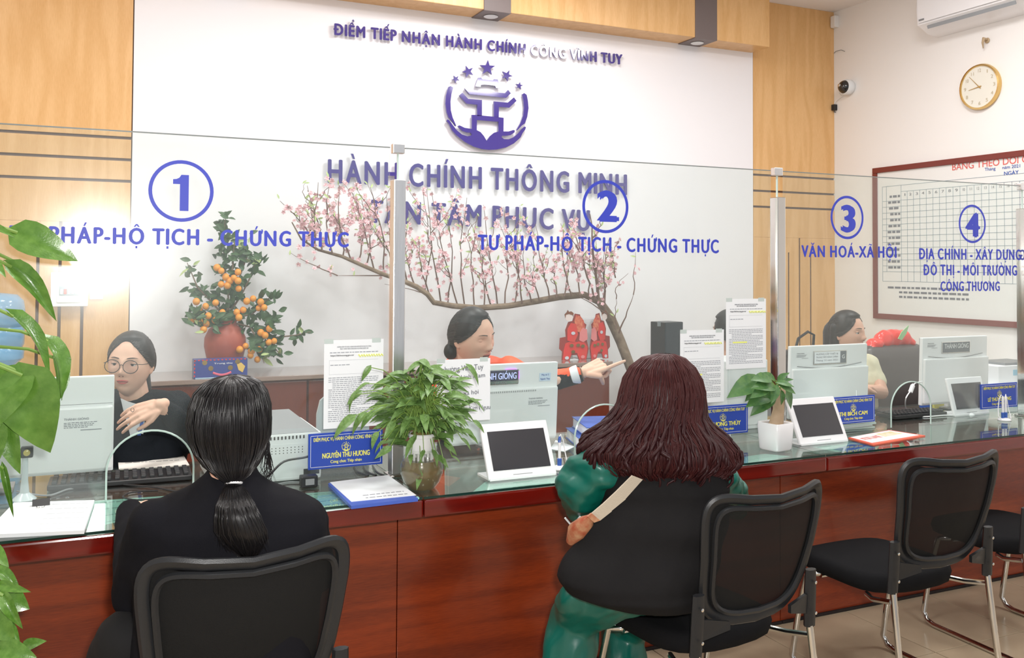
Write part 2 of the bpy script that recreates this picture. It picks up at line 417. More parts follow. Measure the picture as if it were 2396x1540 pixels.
def glassmat(name, tint, haze, fres=1.45, rough2=.22, k2=.02):
    m = bpy.data.materials.new(name); m.use_nodes = True; nt = m.node_tree; nt.nodes.clear(); N = nt.nodes.new; L = nt.links.new
    out = N('ShaderNodeOutputMaterial'); tr = N('ShaderNodeBsdfTransparent'); tr.inputs[0].default_value = (*tint, 1)
    gl = N('ShaderNodeBsdfGlossy'); gl.inputs['Roughness'].default_value = .01; gl.inputs[0].default_value = (.95, 1, .98, 1)
    g2 = N('ShaderNodeBsdfGlossy'); g2.inputs['Roughness'].default_value = rough2
    df = N('ShaderNodeBsdfDiffuse'); df.inputs[0].default_value = (.82, .90, .90, 1)
    fr = N('ShaderNodeFresnel'); fr.inputs[0].default_value = fres
    gm = N('ShaderNodeNewGeometry'); io = N('ShaderNodeMapRange'); io.inputs[3].default_value = fres; io.inputs[4].default_value = 1/fres   # same reflectance on both faces of the thin pane
    L(gm.outputs['Backfacing'], io.inputs[0]); L(io.outputs[0], fr.inputs[0])
    a = N('ShaderNodeMixShader'); a.inputs[0].default_value = haze; L(tr.outputs[0], a.inputs[1]); L(df.outputs[0], a.inputs[2])
    b = N('ShaderNodeMixShader'); b.inputs[0].default_value = k2; L(a.outputs[0], b.inputs[1]); L(g2.outputs[0], b.inputs[2])
    c = N('ShaderNodeMixShader'); L(fr.outputs[0], c.inputs[0]); L(b.outputs[0], c.inputs[1]); L(gl.outputs[0], c.inputs[2])
    L(c.outputs[0], out.inputs[0]); MC[name] = m; return m
GLASS = glassmat('partition_glass', (.955, .985, .975), .026, 1.32, .2, .03)
GEDGE = mat('glass_edge', (.55, .68, .64), .12, spec=.8)
TOPG = glassmat('counter_glass', (.78, .91, .87), .012, 1.5)
VASEG = glassmat('vase_glass', (.93, .95, .92), .02, 1.45)
LENS = glassmat('lens_glass', (.93, .92, .93), .02, 1.4)
WATER = mat('vase_water', (.20, .14, .05), .1, alpha=.72)
BOTTLE = mat('blue_bottle', (.25, .50, .75), .12, alpha=.6, spec=.7)

# ------------------------------------------------------------------ room
YW, XR, YG, YF, YB, XL, YS = 5.91, 5.71, 3.176, 2.826, 3.1, -2.3, -1.5
fl_ = thing('floor', 'x', 'x'); 
for k in ('label', 'category'): del fl_[k]
struct(fl_)
MB().span((XL, YS, -.12), (XR, YW, -.012)).build('floor_slab', GROUT, fl_)
tm = MB().box((0, 0, -.006), (.496, .496, .012), bev=.002).mesh('tile', TILEM)
for i in range(-1, 11):
    for j in range(-1, 8):
        x, y = .29+.5*i, -.13+.5*j
        if -.5 < x < 5.5 and y < 3.6: place(tm, 'tile', fl_, (x, y, 0), (1, 0, 0), (0, 0, 1), 1)
MB().span((XL, YS, -.012), (.2-.21+.05-.5, YW, -.002)).build('outer_screed', TILEM, fl_)
MB().span((-.45, 3.62, -.012), (XR, YW, -.002)).build('inner_screed', TILEM, fl_)
struct(MB().span((XL, YS, CEIL), (XR+.1, YW+.1, CEIL+.1)).build('ceiling', CEILM))
struct(MB().span((XL-.1, YS, 0), (XL, YW+.1, CEIL)).build('wall_left', WARM))
struct(MB().span((XR, YS, 0), (XR+.1, YW+.1, CEIL)).build('wall_right', WARM))
wb = thing('wall_back', 'x', 'x'); del wb['label'], wb['category']; struct(wb)
MB().span((XL, YW+.012, 0), (XR, YW+.1, CEIL)).build('backing', OAKD, wb)
MB().span((.232, YW-.004, 0), (4.846, YW+.012, CEIL)).build('white_panel', WHITE, wb)
def board(x0, z0, x1, z1): MB().span((x0, YW, z0), (x1, YW+.012, z1), .003).build('wood_panel', OAK, wb)
g = .008
for (x0, x1) in ((XL, .226), (4.852, XR)):
    board(x0, 2.253+g, x1, CEIL); board(x0, 2.124+g, x1, 2.253-g); board(x0, 1.996+g, x1, 2.124-g)
    if x0 > 0: xs = [at(p, 640, Y=YW).x for p in (1846, 1871.5, 1897.5)]; zt = (1.63, 1.74, 1.63); 
    else: xs = [at(p, 700, Y=YW).x for p in (87, 139, 192)]; zt = (1.56, 1.62, 1.56)
    top = min(zt)
    board(x0, 1.75, x1, 1.996-g)
    e = [x0]+xs+[x1]
    for i in range(4):
        a, b = e[i]+(g if i else 0), e[i+1]-(g if i < 3 else 0)
        board(a, 0, b, 1.75)
    for i in (0, 2):
        board(xs[i]-g, zt[i], xs[i]+g, 1.75)
# frieze box with dark bands
fz = thing('frieze', 'oak veneer boxed frieze with dark bands above the white sign panel', 'wall frieze', (2.3, 5.8, 3.235))
MB().span((XL, 5.69, 3.235), (4.835, YW, CEIL), .004).build('frieze_box', OAK, fz)
for x0 in (.66, 2.40, 4.125):
    b = MB().span((x0, 5.683, 3.228), (x0+.2, YW, CEIL-.001), .003).build('dark_band', BROWNB, fz)
    MB().lathe([(.045, 0), (.05, -.004), (.042, -.008), (.02, -.006)], (x0+.1, 5.8, 3.228)).build('downlight', PLW, b)
# ceiling lamps
PANEL = mat('lamp_diffuser', (.9, .9, .9), .5, emit=(1, .98, .97, 3.5))
LL = ['above the right hand staff desks', 'above the empty chairs', 'above the kumquat tree side of the staff desks', 'above the ponytail woman', 'nearest the emblem wall', 'above the water dispenser side', 'behind the customers, nearest the entrance']
for k, (lx, ly) in enumerate(LAMPS):
    t = thing('ceiling_lamp', 'square white ceiling light panel '+LL[k], 'ceiling light', (lx, ly, CEIL), 'square ceiling light panels')
    mb = MB()
    for a, b in (((-.3, -.3), (.3, -.285)), ((-.3, .285), (.3, .3)), ((-.3, -.285), (-.285, .285)), ((.285, -.285), (.3, .285))):
        mb.span((lx+a[0], ly+a[1], CEIL-.025), (lx+b[0], ly+b[1], CEIL))
    mb.build('lamp_frame', PLW, t)
    MB().span((lx-.284, ly-.284, CEIL-.018), (lx+.284, ly+.284, CEIL-.002)).build('diffuser', PANEL, t)

# ------------------------------------------------------------------ wall lettering and emblem
YL = YW-.030
def wl(p, q, Y=YL): return at(p[0], p[1], Y=Y), at(q[0], q[1], Y=Y)
sg = thing('wall_sign_title', 'smaller top line of indigo raised letters above the emblem', 'sign lettering', tuple(at(1120, 110, Y=YL)))
a, b = wl((779, 81), (1456, 151)); text('ĐIỂM TIẾP NHẬN HÀNH CHÍNH CÔNG VĨNH TUY', a, b, .074, ACRYL, sg, off=.042, per_letter=True, thick=.012, gap=.86)
sg = thing('wall_sign_motto', 'larger indigo raised letters HÀNH CHÍNH THÔNG MINH above the blossom branch', 'sign lettering', tuple(at(1120, 430, Y=YL)))
a, b = wl((761, 427), (1467, 456)); text('HÀNH CHÍNH THÔNG MINH', a, b, .152, ACRYL, sg, off=.030, per_letter=True, thick=.012, gap=.86)
sg = thing('wall_sign_second_line', 'lower line of indigo raised letters TẬN TÂM PHỤC VỤ behind the blossom', 'sign lettering', tuple(at(1120, 520, Y=YL)))
a, b = wl((858, 520), (1380, 540)); text('TẬN TÂM PHỤC VỤ', a, b, .150, ACRYL, sg, off=.030, per_letter=True, thick=.012, gap=.86)
EMB = {
 'left_arc': [[(318, 470), (350, 458), (388, 480), (362, 580), (347, 690), (352, 820), (380, 930), (432, 1050), (425, 1062), (390, 1010), (318, 925), (290, 850), (272, 720), (280, 600), (300, 520)]],
 'right_arc': [[(1425, 580), (1455, 563), (1492, 590), (1510, 680), (1520, 790), (1500, 920), (1465, 1020), (1420, 1050), (1347, 1127), (1345, 1105), (1400, 1010), (1440, 900), (1452, 780), (1445, 680)]],
 'roof': [[(562, 492), (602, 455), (660, 517), (1165, 565), (1212, 515), (1253, 567), (1185, 635), (635, 582)]],
 'crown': [[(765, 332), (812, 332), (820, 354), (980, 374), (1000, 355), (1055, 358), (1098, 490), (1030, 486), (1020, 455), (920, 440), (850, 436), (805, 440), (798, 470), (722, 462)]],
 'gate_left': [[(480, 597), (527, 555), (612, 650), (820, 668), (820, 905), (748, 905), (750, 738), (590, 722)]],
 'gate_right': [[(1340, 680), (1300, 628), (1210, 707), (1000, 688), (1000, 920), (1072, 930), (1075, 770), (1230, 783)]],
 'hands': [[(668, 890), (745, 893), (1072, 926), (1146, 935), (1143, 1140), (1220, 1140), (1290, 1118), (1315, 1125), (1308, 1155), (1250, 1195), (1180, 1205), (1125, 1205), (1112, 1225), (1150, 1255), (1220, 1258), (1290, 1230), (1360, 1170), (1420, 1100), (1460, 1065), (1482, 1078), (1468, 1115), (1430, 1165), (1400, 1230), (1300, 1320), (1180, 1380), (1040, 1412), (930, 1418), (820, 1405), (700, 1370), (560, 1295), (440, 1200), (370, 1120), (330, 1030), (288, 980), (300, 960), (330, 972), (380, 1040), (440, 1120), (520, 1185), (600, 1212), (650, 1205), (668, 1185), (650, 1160), (600, 1157), (530, 1135), (480, 1090), (460, 1060), (475, 1047), (500, 1055), (560, 1085), (668, 1102)],
           [(745, 968), (742, 1120), (800, 1150), (850, 1210), (890, 1280), (940, 1210), (1000, 1160), (1068, 1140), (1070, 995)]]}
def star(cx, cy, r, rot): return [[(cx+(r if k % 2 == 0 else r*.4)*math.sin(rot+k*math.pi/5), cy-(r if k % 2 == 0 else r*.4)*math.cos(rot+k*math.pi/5)) for k in range(10)]]
for i, s_ in enumerate(((905, 185, 118, .05), (612, 240, 92, -.35), (1195, 298, 88, .45), (428, 352, 60, .1+.6), (1382, 452, 56, .2))): EMB['star%d' % i] = star(*s_)
em = thing('emblem', 'round indigo emblem of two hands holding a gateway under five stars', 'emblem', tuple(at(1140, 250, Y=YL)))
for k, P in EMB.items():
    PP = [[at(1000+x/6.418, 130+y/6.418, Y=YL-.008) for x, y in Q] for Q in P]
    MB().prism([[(p.x, p.z) for p in Q] for Q in PP], (0, YL-.008, 0), (1, 0, 0), (0, 0, 1), (0, .016, 0)).build('star' if 'star' in k else k, ACRYL, em)
def mini_emblem(c, U, V, h, m, parent):
    """small flat version of the emblem, height h"""
    mb = MB(); s = h/1350; Nn = Vector(U).cross(Vector(V))
    for P in EMB.values(): mb.prism([[((x-900)*s, -(y-740)*s) for x, y in Q] for Q in P], Vector(c), U, V, Nn*.0004)
    mb.build('emblem_print', m, parent)
# ------------------------------------------------------------------ counter sections
ZT = .758
CN = ['leftmost mahogany counter section, beyond the pothos', 'mahogany counter section in front of the seated woman with the ponytail',
      'mahogany counter section under the vase plant and first white tablet', 'mahogany counter section under the second white tablet and red brochure', 'mahogany counter section at the far right by the wall']
for i, (x0, x1) in enumerate(((-2.28, -.697), (-.697, .994), (.994, 2.685), (2.685, 4.376), (4.376, 5.69))):
    t = thing('counter_section', CN[i], 'counter', ((x0+x1)/2, 3.1, 0), 'reception counter sections')
    a, b = x0+.0015, x1-.0015
    MB().span((a, YF, .694), (b, YF+.03, .748), .006).build('fascia', REDF, t)
    MB().span((a, YF+.03, .722), (b, 3.70, .748), .002).build('worktop', RED, t)
    MB().span((a, YB, .0), (b, YB+.02, .722), .002).build('front_panel', RED, t)
    MB().span((a, YB-.012, .0), (b, YB, .012), .002).build('plinth_strip', DARK, t)
    for q in (a, b-.02): MB().span((q, YB+.02, 0), (q+.02, 3.62, .722), .002).build('side_panel', RED, t)
    MB().span((a+.001, YF+.008, .7505), (b-.001, 3.69, ZT)).build('glass_top', [TOPG], t)
    MB().span((a+.001, YF+.0065, .7503), (b-.001, YF+.0078, ZT)).build('glass_edge', mat('dark_glass_edge', (.01, .035, .028), .15), t)

# ------------------------------------------------------------------ glass partition
def pane(x0, x1, hole, label):
    t = thing('glass_pane', label, 'glass panel', ((x0+x1)/2, YG, ZT), 'partition glass panes')
    hx0, hx1, hz = hole; r = (hx1-hx0)/2; cx = (hx0+hx1)/2; zc = hz-r*.95
    arch = [(cx+r*math.cos(math.pi*k/20), zc+r*.95*math.sin(math.pi*k/20)) for k in range(21)]
    out = [(x0, ZT+.004), (x0, 1.927), (x1, 1.927), (x1, ZT+.004), (hx1, ZT+.004)]+arch+[(hx0, ZT+.004)]
    MB().prism([out], (0, YG-.004, 0), (1, 0, 0), (0, 0, 1), (0, .008, 0)).build('pane', GLASS, t)
    pts = [(hx1, YG, ZT+.004)]+[(p, YG, q) for p, q in arch]+[(hx0, YG, ZT+.004)]
    MB().tube(pts, .0034, 6).build('opening_edge', GEDGE, t, True)
    MB().span((x0, YG-.0042, 1.9245), (x1, YG+.0042, 1.928)).build('top_edge', mat('grey_glass_edge', (.22, .25, .25), .3), t)
    return t
P1 = pane(-.69, .978, (.064, .324, .971), 'glass pane lettered with a blue 1 in front of the woman with glasses')
P2 = pane(1.035, 2.700, (1.735, 1.995, .958), 'glass pane lettered with a blue 2 in front of the pointing woman')
P3 = pane(2.772, 4.296, (3.408, 3.664, .969), 'glass pane lettered with blue 3 and 4 at the right')
YD = YG-.0052
def badge(px, py, rx, dig, dx0, dx1, dy0, dy1, par):
    c = at(px, py, Y=YD); e = at(px+rx, py, Y=YD); r = (e-c).length; 
    c2 = at(px-rx, py, Y=YD); c = (e+c2)/2; r = (e-c2).length/2; n = 48
    mb = MB(); o = [(c.x+r*math.cos(6.28319*k/n), c.z+r*math.sin(6.28319*k/n)) for k in range(n)]; q = .885
    mb.prism([o, [(c.x+r*q*math.cos(6.28319*k/n), c.z+r*q*math.sin(6.28319*k/n)) for k in range(n)]], (0, YD, 0), (1, 0, 0), (0, 0, 1), (0, .0004, 0))
    mb.build('number_ring', VINYL, par)
    a = at(dx0, dy1, Y=YD); b = at(dx1, dy1, Y=YD); h = (dy1-dy0)/ppm(dx0, YD)
    if dig == '1':
        w = b.x-a.x; P = [(.44, 0), (1, 0), (1, 1), (.52, 1), (.40, .92), (.22, .88), (0, .87), (0, .74), (.44, .74)]
        MB().prism([[(a.x+u*w, a.z+v*h) for u, v in P]], (0, YD, 0), (1, 0, 0), (0, 0, 1), (0, .0004, 0)).build('number', VINYL, par); return
    b.z = a.z; text(dig, a, b, h, VINYL, par, 'number', off=.06)
def gtext(s, x0, y0, x1, y1, hp, par, off=.046):
    a = at(x0, y0, Y=YD); b = at(x1, y1, Y=YD); text(s, a, b, hp/ppm((x0+x1)/2, YD), VINYL, par, 'lettering', off=off, gap=.86)
badge(423.5, 447, 76.5, '1', 404, 441, 408, 493, P1)
gtext('TƯ PHÁP-HỘ TỊCH - CHỨNG THỰC', 20, 567, 816, 578, 37, P1)
badge(1416.5, 483.5, 54, '2', 1399, 1443, 446, 516, P2)
gtext('TƯ PHÁP-HỘ TỊCH - CHỨNG THỰC', 1117, 584, 1682, 592, 33, P2)
badge(1982, 509, 38.5, '3', 1967, 1998, 480, 541, P3)
badge(2275, 524, 31.5, '4', 2262, 2290, 498, 553, P3)
gtext('VĂN HOÁ-XÃ HỘI', 1875, 601, 2097, 603, 26.5, P3)
gtext('ĐỊA CHÍNH - XÂY DỰNG', 2149, 606, 2389, 608, 24.5, P3)
gtext('ĐÔ THỊ - MÔI TRƯỜNG', 2159.5, 643.5, 2380, 644.5, 24, P3)
gtext('CÔNG THƯƠNG', 2199.6, 681, 2339.5, 680.5, 22, P3)
for i, (x, lb) in enumerate(((-.716, 'square chrome post left of the pane with number 1'), (1.008, 'square chrome post between panes 1 and 2, behind the vase plant'),
                  (2.737, 'square chrome post between panes 2 and 3, behind the square planter'), (4.322, 'square chrome post at the right end of pane 3'))):
    t = thing('chrome_post', lb, 'post', (x, YG, ZT), 'square chrome partition posts')
    MB().span((x-.022, YG-.03, ZT+.008), (x+.022, YG+.02, 1.81), .003).build('upright', STEEL if i == 1 else CHROME, t)
    MB().span((x-.034, YG-.04, ZT), (x+.034, YG+.03, ZT+.008), .003).build('base_plate', CHROME, t)
    MB().lathe([(.01, 0), (.012, .004), (.008, .007)], (x-.028, YG-.042, ZT), 12).build('screw', CHROME, t)
    MB().span((x-.022, YG-.014, 1.905), (x+.022, YG+.014, 1.940), .003).build('top_clip', STEEL, t)
    MB().span((x-.003, YG-.003, 1.81), (x+.003, YG+.003, 1.906)).build('seal_strip', GEDGE, t)

# ------------------------------------------------------------------ sheets and plates on the glass
def words(mb, x0, x1, z, h, Y, rnd, gap=.4):
    x = x0
    while x < x1:
        w = rnd.uniform(1.6, 4.2)*h
        if x+w > x1: w = x1-x
        if w > h*.5: mb.span((x, Y, z), (x+w, Y+.0002, z+h*.75))
        x += w+h*gap*1.6
def sheet(TL, w, h, label, kind=0, skew=0, grp='instruction sheets taped to the glass'):
    Y = YG-.0054; x0, z1 = TL; z0 = z1-h; rnd = random.Random(3)
    t = thing('paper_sheet', label, 'paper', (x0+w/2, Y, (z0+z1)/2), grp if kind == 0 else None)
    MB().span((x0, Y-.0006, z0), (x0+w, Y, z1)).build('page', PAPER, t)
    for q in (x0+.012, x0+w-.03): MB().span((q-.012, Y-.0011, z1-.012), (q+.02, Y-.0008, z1+.004)).build('tape', mat('tape', (.55, .62, .60), .25), t)
    Yp = Y-.0012
    if kind == 0:
        text('HƯỚNG DẪN TỔ CHỨC, CÔNG DÂN NỘP HỒ SƠ DỊCH VỤ CÔNG', (x0+.045, Yp, z1-.026), (x0+w-.045, Yp, z1-.026), .0042, INK, t, 'heading', .01)
        text('TRỰC TUYẾN TRÊN CỔNG DỊCH VỤ CÔNG QUỐC GIA', (x0+.055, Yp, z1-.033), (x0+w-.055, Yp, z1-.033), .0042, INK, t, 'heading', .01)
        text('https://dichvucong.gov.vn/', (x0+.022, Yp, z1-.056), (x0+.105, Yp, z1-.056), .0055, INKD, t, 'web_address', .015)
        mb = MB(); words(mb, x0+.02, x0+w-.02, z1-.045, .004, Yp, rnd); words(mb, x0+.022, x0+.09, z1-.088, .004, Yp, rnd)
        z = z1-.132
        for k in range(24):
            i = .016 if k not in (3, 4, 5, 16) else .03
            words(mb, x0+i, x0+(w-.018 if k % 4 != 3 else rnd.uniform(.08, .18)), z, .0036, Yp, rnd); z -= .0068
            if z < z0+.02: break
        mb.span((x0+.018, Yp, z1-.0705), (x0+w-.02, Yp+.0002, z1-.07)); mb.span((x0+.018, Yp, z1-.119), (x0+w-.02, Yp+.0002, z1-.1185)); mb.span((x0+.018, Yp, z1-.119), (x0+.0184, Yp+.0002, z1-.07))
        mb.build('printed_lines', INKL, t)
        mb = MB(); R2 = random.Random(x0)
        for k in range(5):
            xx = x0+.122+k*.018; mb.tube([(xx, Yp, z1-.052), (xx+.006, Yp, z1-.060), (xx+.011, Yp, z1-.053), (xx+.016, Yp, z1-.06)], .0023, 5)
        mb.build('marker_scrawl', HILITE, t)
        if x0 > 1.5:
            MB().span((x0+.035, Yp-.0002, z1-.188), (x0+.11, Yp, z1-.182)).build('marker_line', HILITE, t)
    return t
sheet((.747, 1.243), .212, .305, 'instruction sheet taped on the glass above the nearest blue name plate')
s2 = sheet((1.160, 1.160), .212, .229, 'large print paper sheet behind the vase plant reading Vĩnh Tuy and Kim Ngưu', kind=1)
Yp = YG-.0066
for s_, x0, y0, x1, y1, hp in (('phường Vĩnh Tuy', 1033, 872, 1131, 864, 13), ('Lĩnh Nam', 1078, 888, 1135, 882, 10), ('xã hội', 1085, 925, 1120, 921, 10), ('Kim Ngưu', 1097, 960, 1147, 957, 10)):
    text(s_, at(x0, y0, Y=Yp), at(x1, y1, Y=Yp), hp/ppm(1090, Yp), INK, s2, 'lettering', .004)
sheet((2.224, 1.241), .222, .303, 'lower of two instruction sheets on the glass, beside the wine haired woman')
sheet((2.457, 1.369), .213, .297, 'higher instruction sheet on the glass next to the second chrome post')
def plate(x0, z0, name_, label, x1=None, w=.262, h=.122, nx=(.18, .82), tilt=0):
    Y = YG-.009; t = thing('name_plate', label, 'name plate', (x0+w/2, Y, z0), 'blue desk name plates')
    MB().span((x0, Y-.003, z0), (x0+w, Y+.0035, z0+h), .001).build('plate', PLATEB, t)
    Yq = Y-.0036; mb = MB(); m_ = .007; q = .0013
    for a, b in (((m_, m_), (w-m_, m_+q)), ((m_, h-m_-q), (w-m_, h-m_)), ((m_, m_), (m_+q, h-m_)), ((w-m_-q, m_), (w-m_, h-m_))):
        mb.span((x0+a[0], Yq, z0+a[1]), (x0+b[0], Yq+.0004, z0+b[1]))
    mb.build('border_line', PAPER, t)
    text('ĐIỂM PHỤC VỤ HÀNH CHÍNH CÔNG VĨNH TUY', (x0+.017, Yq, z0+h-.027), (x0+w-.017, Yq, z0+h-.027), .0125, YEL, t, 'heading', .03)
    mini_emblem((x0+w/2, Yq, z0+h*.59), (1, 0, 0), (0, 0, 1), .034, YEL, t)
    text(name_, (x0+w*nx[0], Yq, z0+.036), (x0+w*nx[1], Yq, z0+.036), .0175, YEL, t, 'name_line', .045)
    text('Công chức Tiếp nhận', (x0+w*.29, Yq, z0+.018), (x0+w*.71, Yq, z0+.018), .010, YEL, t, 'role_line', .03)
    return t
plate(.695, .803, 'NGUYỄN THU HƯƠNG', 'blue name plate on the glass beside the white printer, fully readable')
plate(2.305, .801, 'PHƯƠNG THÙY', 'blue name plate behind the white pens, partly hidden by wine red hair', nx=(.2, .85))
plate(3.032, .800, 'THỊ BÍCH CAM', 'blue name plate half hidden behind the second white tablet', nx=(.18, .82))
plate(3.995, .812, 'LÊ THÙY DƯƠNG', 'blue name plate at the far right behind the standing pens')

# ------------------------------------------------------------------ monitors
def monitor(cx, Y, z0, w, h, label, lean=4, logo=None, bdx=0, curve=False):
    t = thing('monitor', label, 'monitor', (cx, Y, ZT), 'white backed monitors on the desks')
    R = Matrix.Rotation(math.radians(lean), 3, 'X'); o = Vector((cx, Y, z0))
    def loc(x, y, z): return o+R @ Vector((x, y, z))
    mb = MB(); mb.box(loc(0, .012, h/2), (w, .022, h), R, .004); mb.build('back_shell', PLW, t)
    MB().box(loc(0, .0245, h/2), (w-.006, .004, h-.006), R, .001).build('screen', SCREEN, t)
    MB().box(loc(0, -.006, h*.36), (w*.985, .018, h*.66), R, .006).build('rear_cover', PLW, t)
    if curve:
        pts = [loc(-w*.42+w*.84*k/12, -.001-.0004, h*.735+.018*math.cos((k/12-.45)*-3)*-1) for k in range(13)]
        MB().tube(pts, .0016, 5).build('cooling_slot', PLG, t)
    else:
        mb = MB()
        for k in range(42): 
            if k % 1 == 0: mb.box(loc(-w*.42+k*w*.017, -.0155, h*.655), (.0028, .002, .007), R)
        if logo == 'plate': mb.build('vent_slots', PLG, t)
    bx = cx+bdx; MB().span((bx-.025, Y+.012, ZT+.007), (bx+.025, Y+.028, z0+.05), .003).build('stand_neck', PLW, t)
    MB().span((bx-.07, Y-.02, ZT), (bx+.07, Y+.12, ZT+.008), .003).build('stand_base', PLG, t)
    mb = MB(); rnd = random.Random(4)
    return t, loc, R
def mtext(t, loc, s, x0, z, x1, h, m, y, name='lettering', off=.02):
    a, b = loc(x0, y, z), loc(x1, y, z); text(s, a, b, h, m, t, name, off, up=loc(0, 0, 1)-loc(0, 0, 0))
def label_sticker(t, loc, R, x0, z0, s, y):
    """printed maker's label: name line and small lines"""
    mtext(t, loc, 'THÀNH GIÓNG', x0, z0, x0+.105*s, .0095*s, INK, y, 'label_text', .01)
    mb = MB(); rnd = random.Random(5)
    for k in range(4):
        x = x0
        while x < x0+(.13-.01*k)*s:
            w = rnd.uniform(.006, .016)*s; c = loc(x+w/2, y, z0-.012*s-.0075*s*k); mb.box(c, (w, .0003, .0028*s), R); x += w+.003*s
    c = loc(x0+.115*s, y, z0-.048*s); mb.box(c, (.09*s, .0003, .003*s), R); mb.build('label_lines', INK, t)
m1, l1, R1 = monitor(-.160, 3.44, .800, .50, .325, 'large white monitor back at the left, half covered by pothos leaves', 3, bdx=-.12)
label_sticker(m1, l1, R1, .117-.02, .183, .72, -.0158)
MB().box(l1(.0, -.0155, .235), (.49, .001, .0015), R1).build('seam_line', PLG, m1)
m2, l2, R2 = monitor(1.553, 3.46, .782, .49, .322, 'white monitor back with a glowing purple edged badge behind the first tablet', 4, 'plate')
MB().box(l2(-.038, -.003, .27), (.20, .006, .062), R2, .01).build('badge_rim', CHROME, m2)
MB().box(l2(-.038, -.0045, .276), (.192, .0065, .044), R2, .006).build('badge_plate', mat('badge_dark', (.03, .03, .07), .2), m2)
mtext(m2, l2, 'THÀNH GIÓNG', -.128, .263, .050, .026, mat('badge_letters', (.55, .6, .9), .3, emit=(.45, .5, 1, .5)), -.0084, 'badge_letters')
mtext(m2, l2, 'VIỆT NAM', -.058, .243, .007, .009, PLG, -.0078, 'badge_letters')
MB().tube([l2(.002, -.004, .3015), l2(.047, -.004, .3015), l2(.058, -.004, .297), l2(.062, -.004, .288), l2(.0625, -.004, .26)], .0018, 6).build('badge_glow', mat('badge_glow', (.4, .1, .8), .4, emit=(.5, .1, 1, 2.0)), m2)
label_sticker(m2, l2, R2, .105, .175, .62, -.0158)
MB().box(l2(.185, -.0005, .262), (.052, .001, .034), R2).build('handwritten_note', mat('note_blue', (.60, .72, .86), .6), m2)
mtext(m2, l2, 'Máy số 2', .168, .268, .202, .007, BLUEB, -.0013, 'note_writing'); mtext(m2, l2, 'Nguyễn Thùy', .163, .251, .207, .007, BLUEB, -.0013, 'note_writing')
m4, l4, R4 = monitor(3.318, 3.48, .775, .49, .35, 'white monitor back with a paper note over its badge, before the woman in cream', 2, curve=True)
MB().box(l4(.0, -.001, .29), (.215, .005, .068), R4, .008).build('badge_rim', CHROME, m4)
MB().box(l4(.0, -.0025, .29), (.205, .005, .060), R4, .006).build('badge_plate', mat('badge_grey', (.16, .18, .2), .3), m4)
MB().box(l4(-.022, -.006, .291), (.165, .0008, .056), R4).build('paper_note', PAPER, m4)
mtext(m4, l4, 'G', .072, .283, .09, .018, PLW, -.0055, 'badge_letters')
for k, s_ in enumerate(('NƯỚNG CẤP THIẾT BỊ', 'TRUNG TÂM HÀNH CHÍNH', 'Tháng 12 năm 2021')): mtext(m4, l4, s_, -.095, .304-k*.015, .045, .008, INK, -.007, 'note_writing', 0)
label_sticker(m4, l4, R4, -.21, .312, .45, -.0005)
m5, l5, R5 = monitor(4.215, 3.50, .785, .486, .355, 'white monitor back at the far right with a grey maker badge', 2, curve=True)
MB().box(l5(.0, -.001, .30), (.215, .005, .062), R5, .008).build('badge_rim', CHROME, m5)
MB().box(l5(.0, -.0025, .30), (.205, .005, .055), R5, .006).build('badge_plate', MC['badge_grey'], m5)
mtext(m5, l5, 'THÀNH GIÓNG', -.09, .295, .09, .024, PLW, -.0056, 'badge_letters')
label_sticker(m5, l5, R5, -.21, .322, .45, -.0005)

# ------------------------------------------------------------------ tablets
def tablet(cx, Y, label, w=.265, h=.20, lean=26, yaw=0):
    t = thing('tablet', label, 'tablet', (cx, Y, ZT), 'white feedback tablets on the counter', 0)
    Rz = Matrix.Rotation(math.radians(yaw), 3, 'Z'); R = Rz @ Matrix.Rotation(-math.radians(lean), 3, 'X'); o = Vector((cx, Y, ZT+.004))
    def loc(x, y, z): return o+R @ Vector((x, y, z))
    vs = []
    MB().box(loc(0, .008, h/2), (w, .014, h), R, .005).build('body', PLWB, t)
    MB().box(loc(.002, .0, h*.50), (w-.042, .003, h-.060), R, .001).build('screen', SCREEN, t)
    MB().box(loc(0.0, .0008, .012), (.075, .001, .0018), R).build('speaker_slot', PLG, t)
    MB().lathe([(.0001, 0), (.003, .0), (.003, -.001)], loc(0, .0015, h-.013), 10, R @ Matrix.Rotation(math.radians(90), 3, 'X')).build('front_camera', PLB, t)
    mb = MB(); q = [Rz @ Vector(v)+Vector((cx, Y, ZT)) for v in ((-w/2+.004, .0, .0), (w/2-.004, .0, .0), (w/2-.004, .115, 0), (-w/2+.004, .115, 0))]
    q2 = [Vector((v.x, v.y, ZT+.007)) for v in q]; mb.add(q+q2, [(0, 1, 2, 3), (4, 5, 6, 7), (0, 1, 5, 4), (1, 2, 6, 5), (2, 3, 7, 6), (3, 0, 4, 7)]); mb.build('foot', PLWB, t)
    mb = MB(); mb.box(loc(0, .028, h*.38), (w*.5, .03, h*.5), R, .006); mb.build('rear_housing', PLWB, t)
    return t
tablet(1.405, 2.945, 'white tablet on the counter between the vase plant and the woman in green')
tablet(2.855, 3.015, 'white tablet on the counter right of the square planter')
tablet(4.105, 3.30, 'pale framed tablet behind the far right blue name plate', lean=15, w=.255, h=.19)

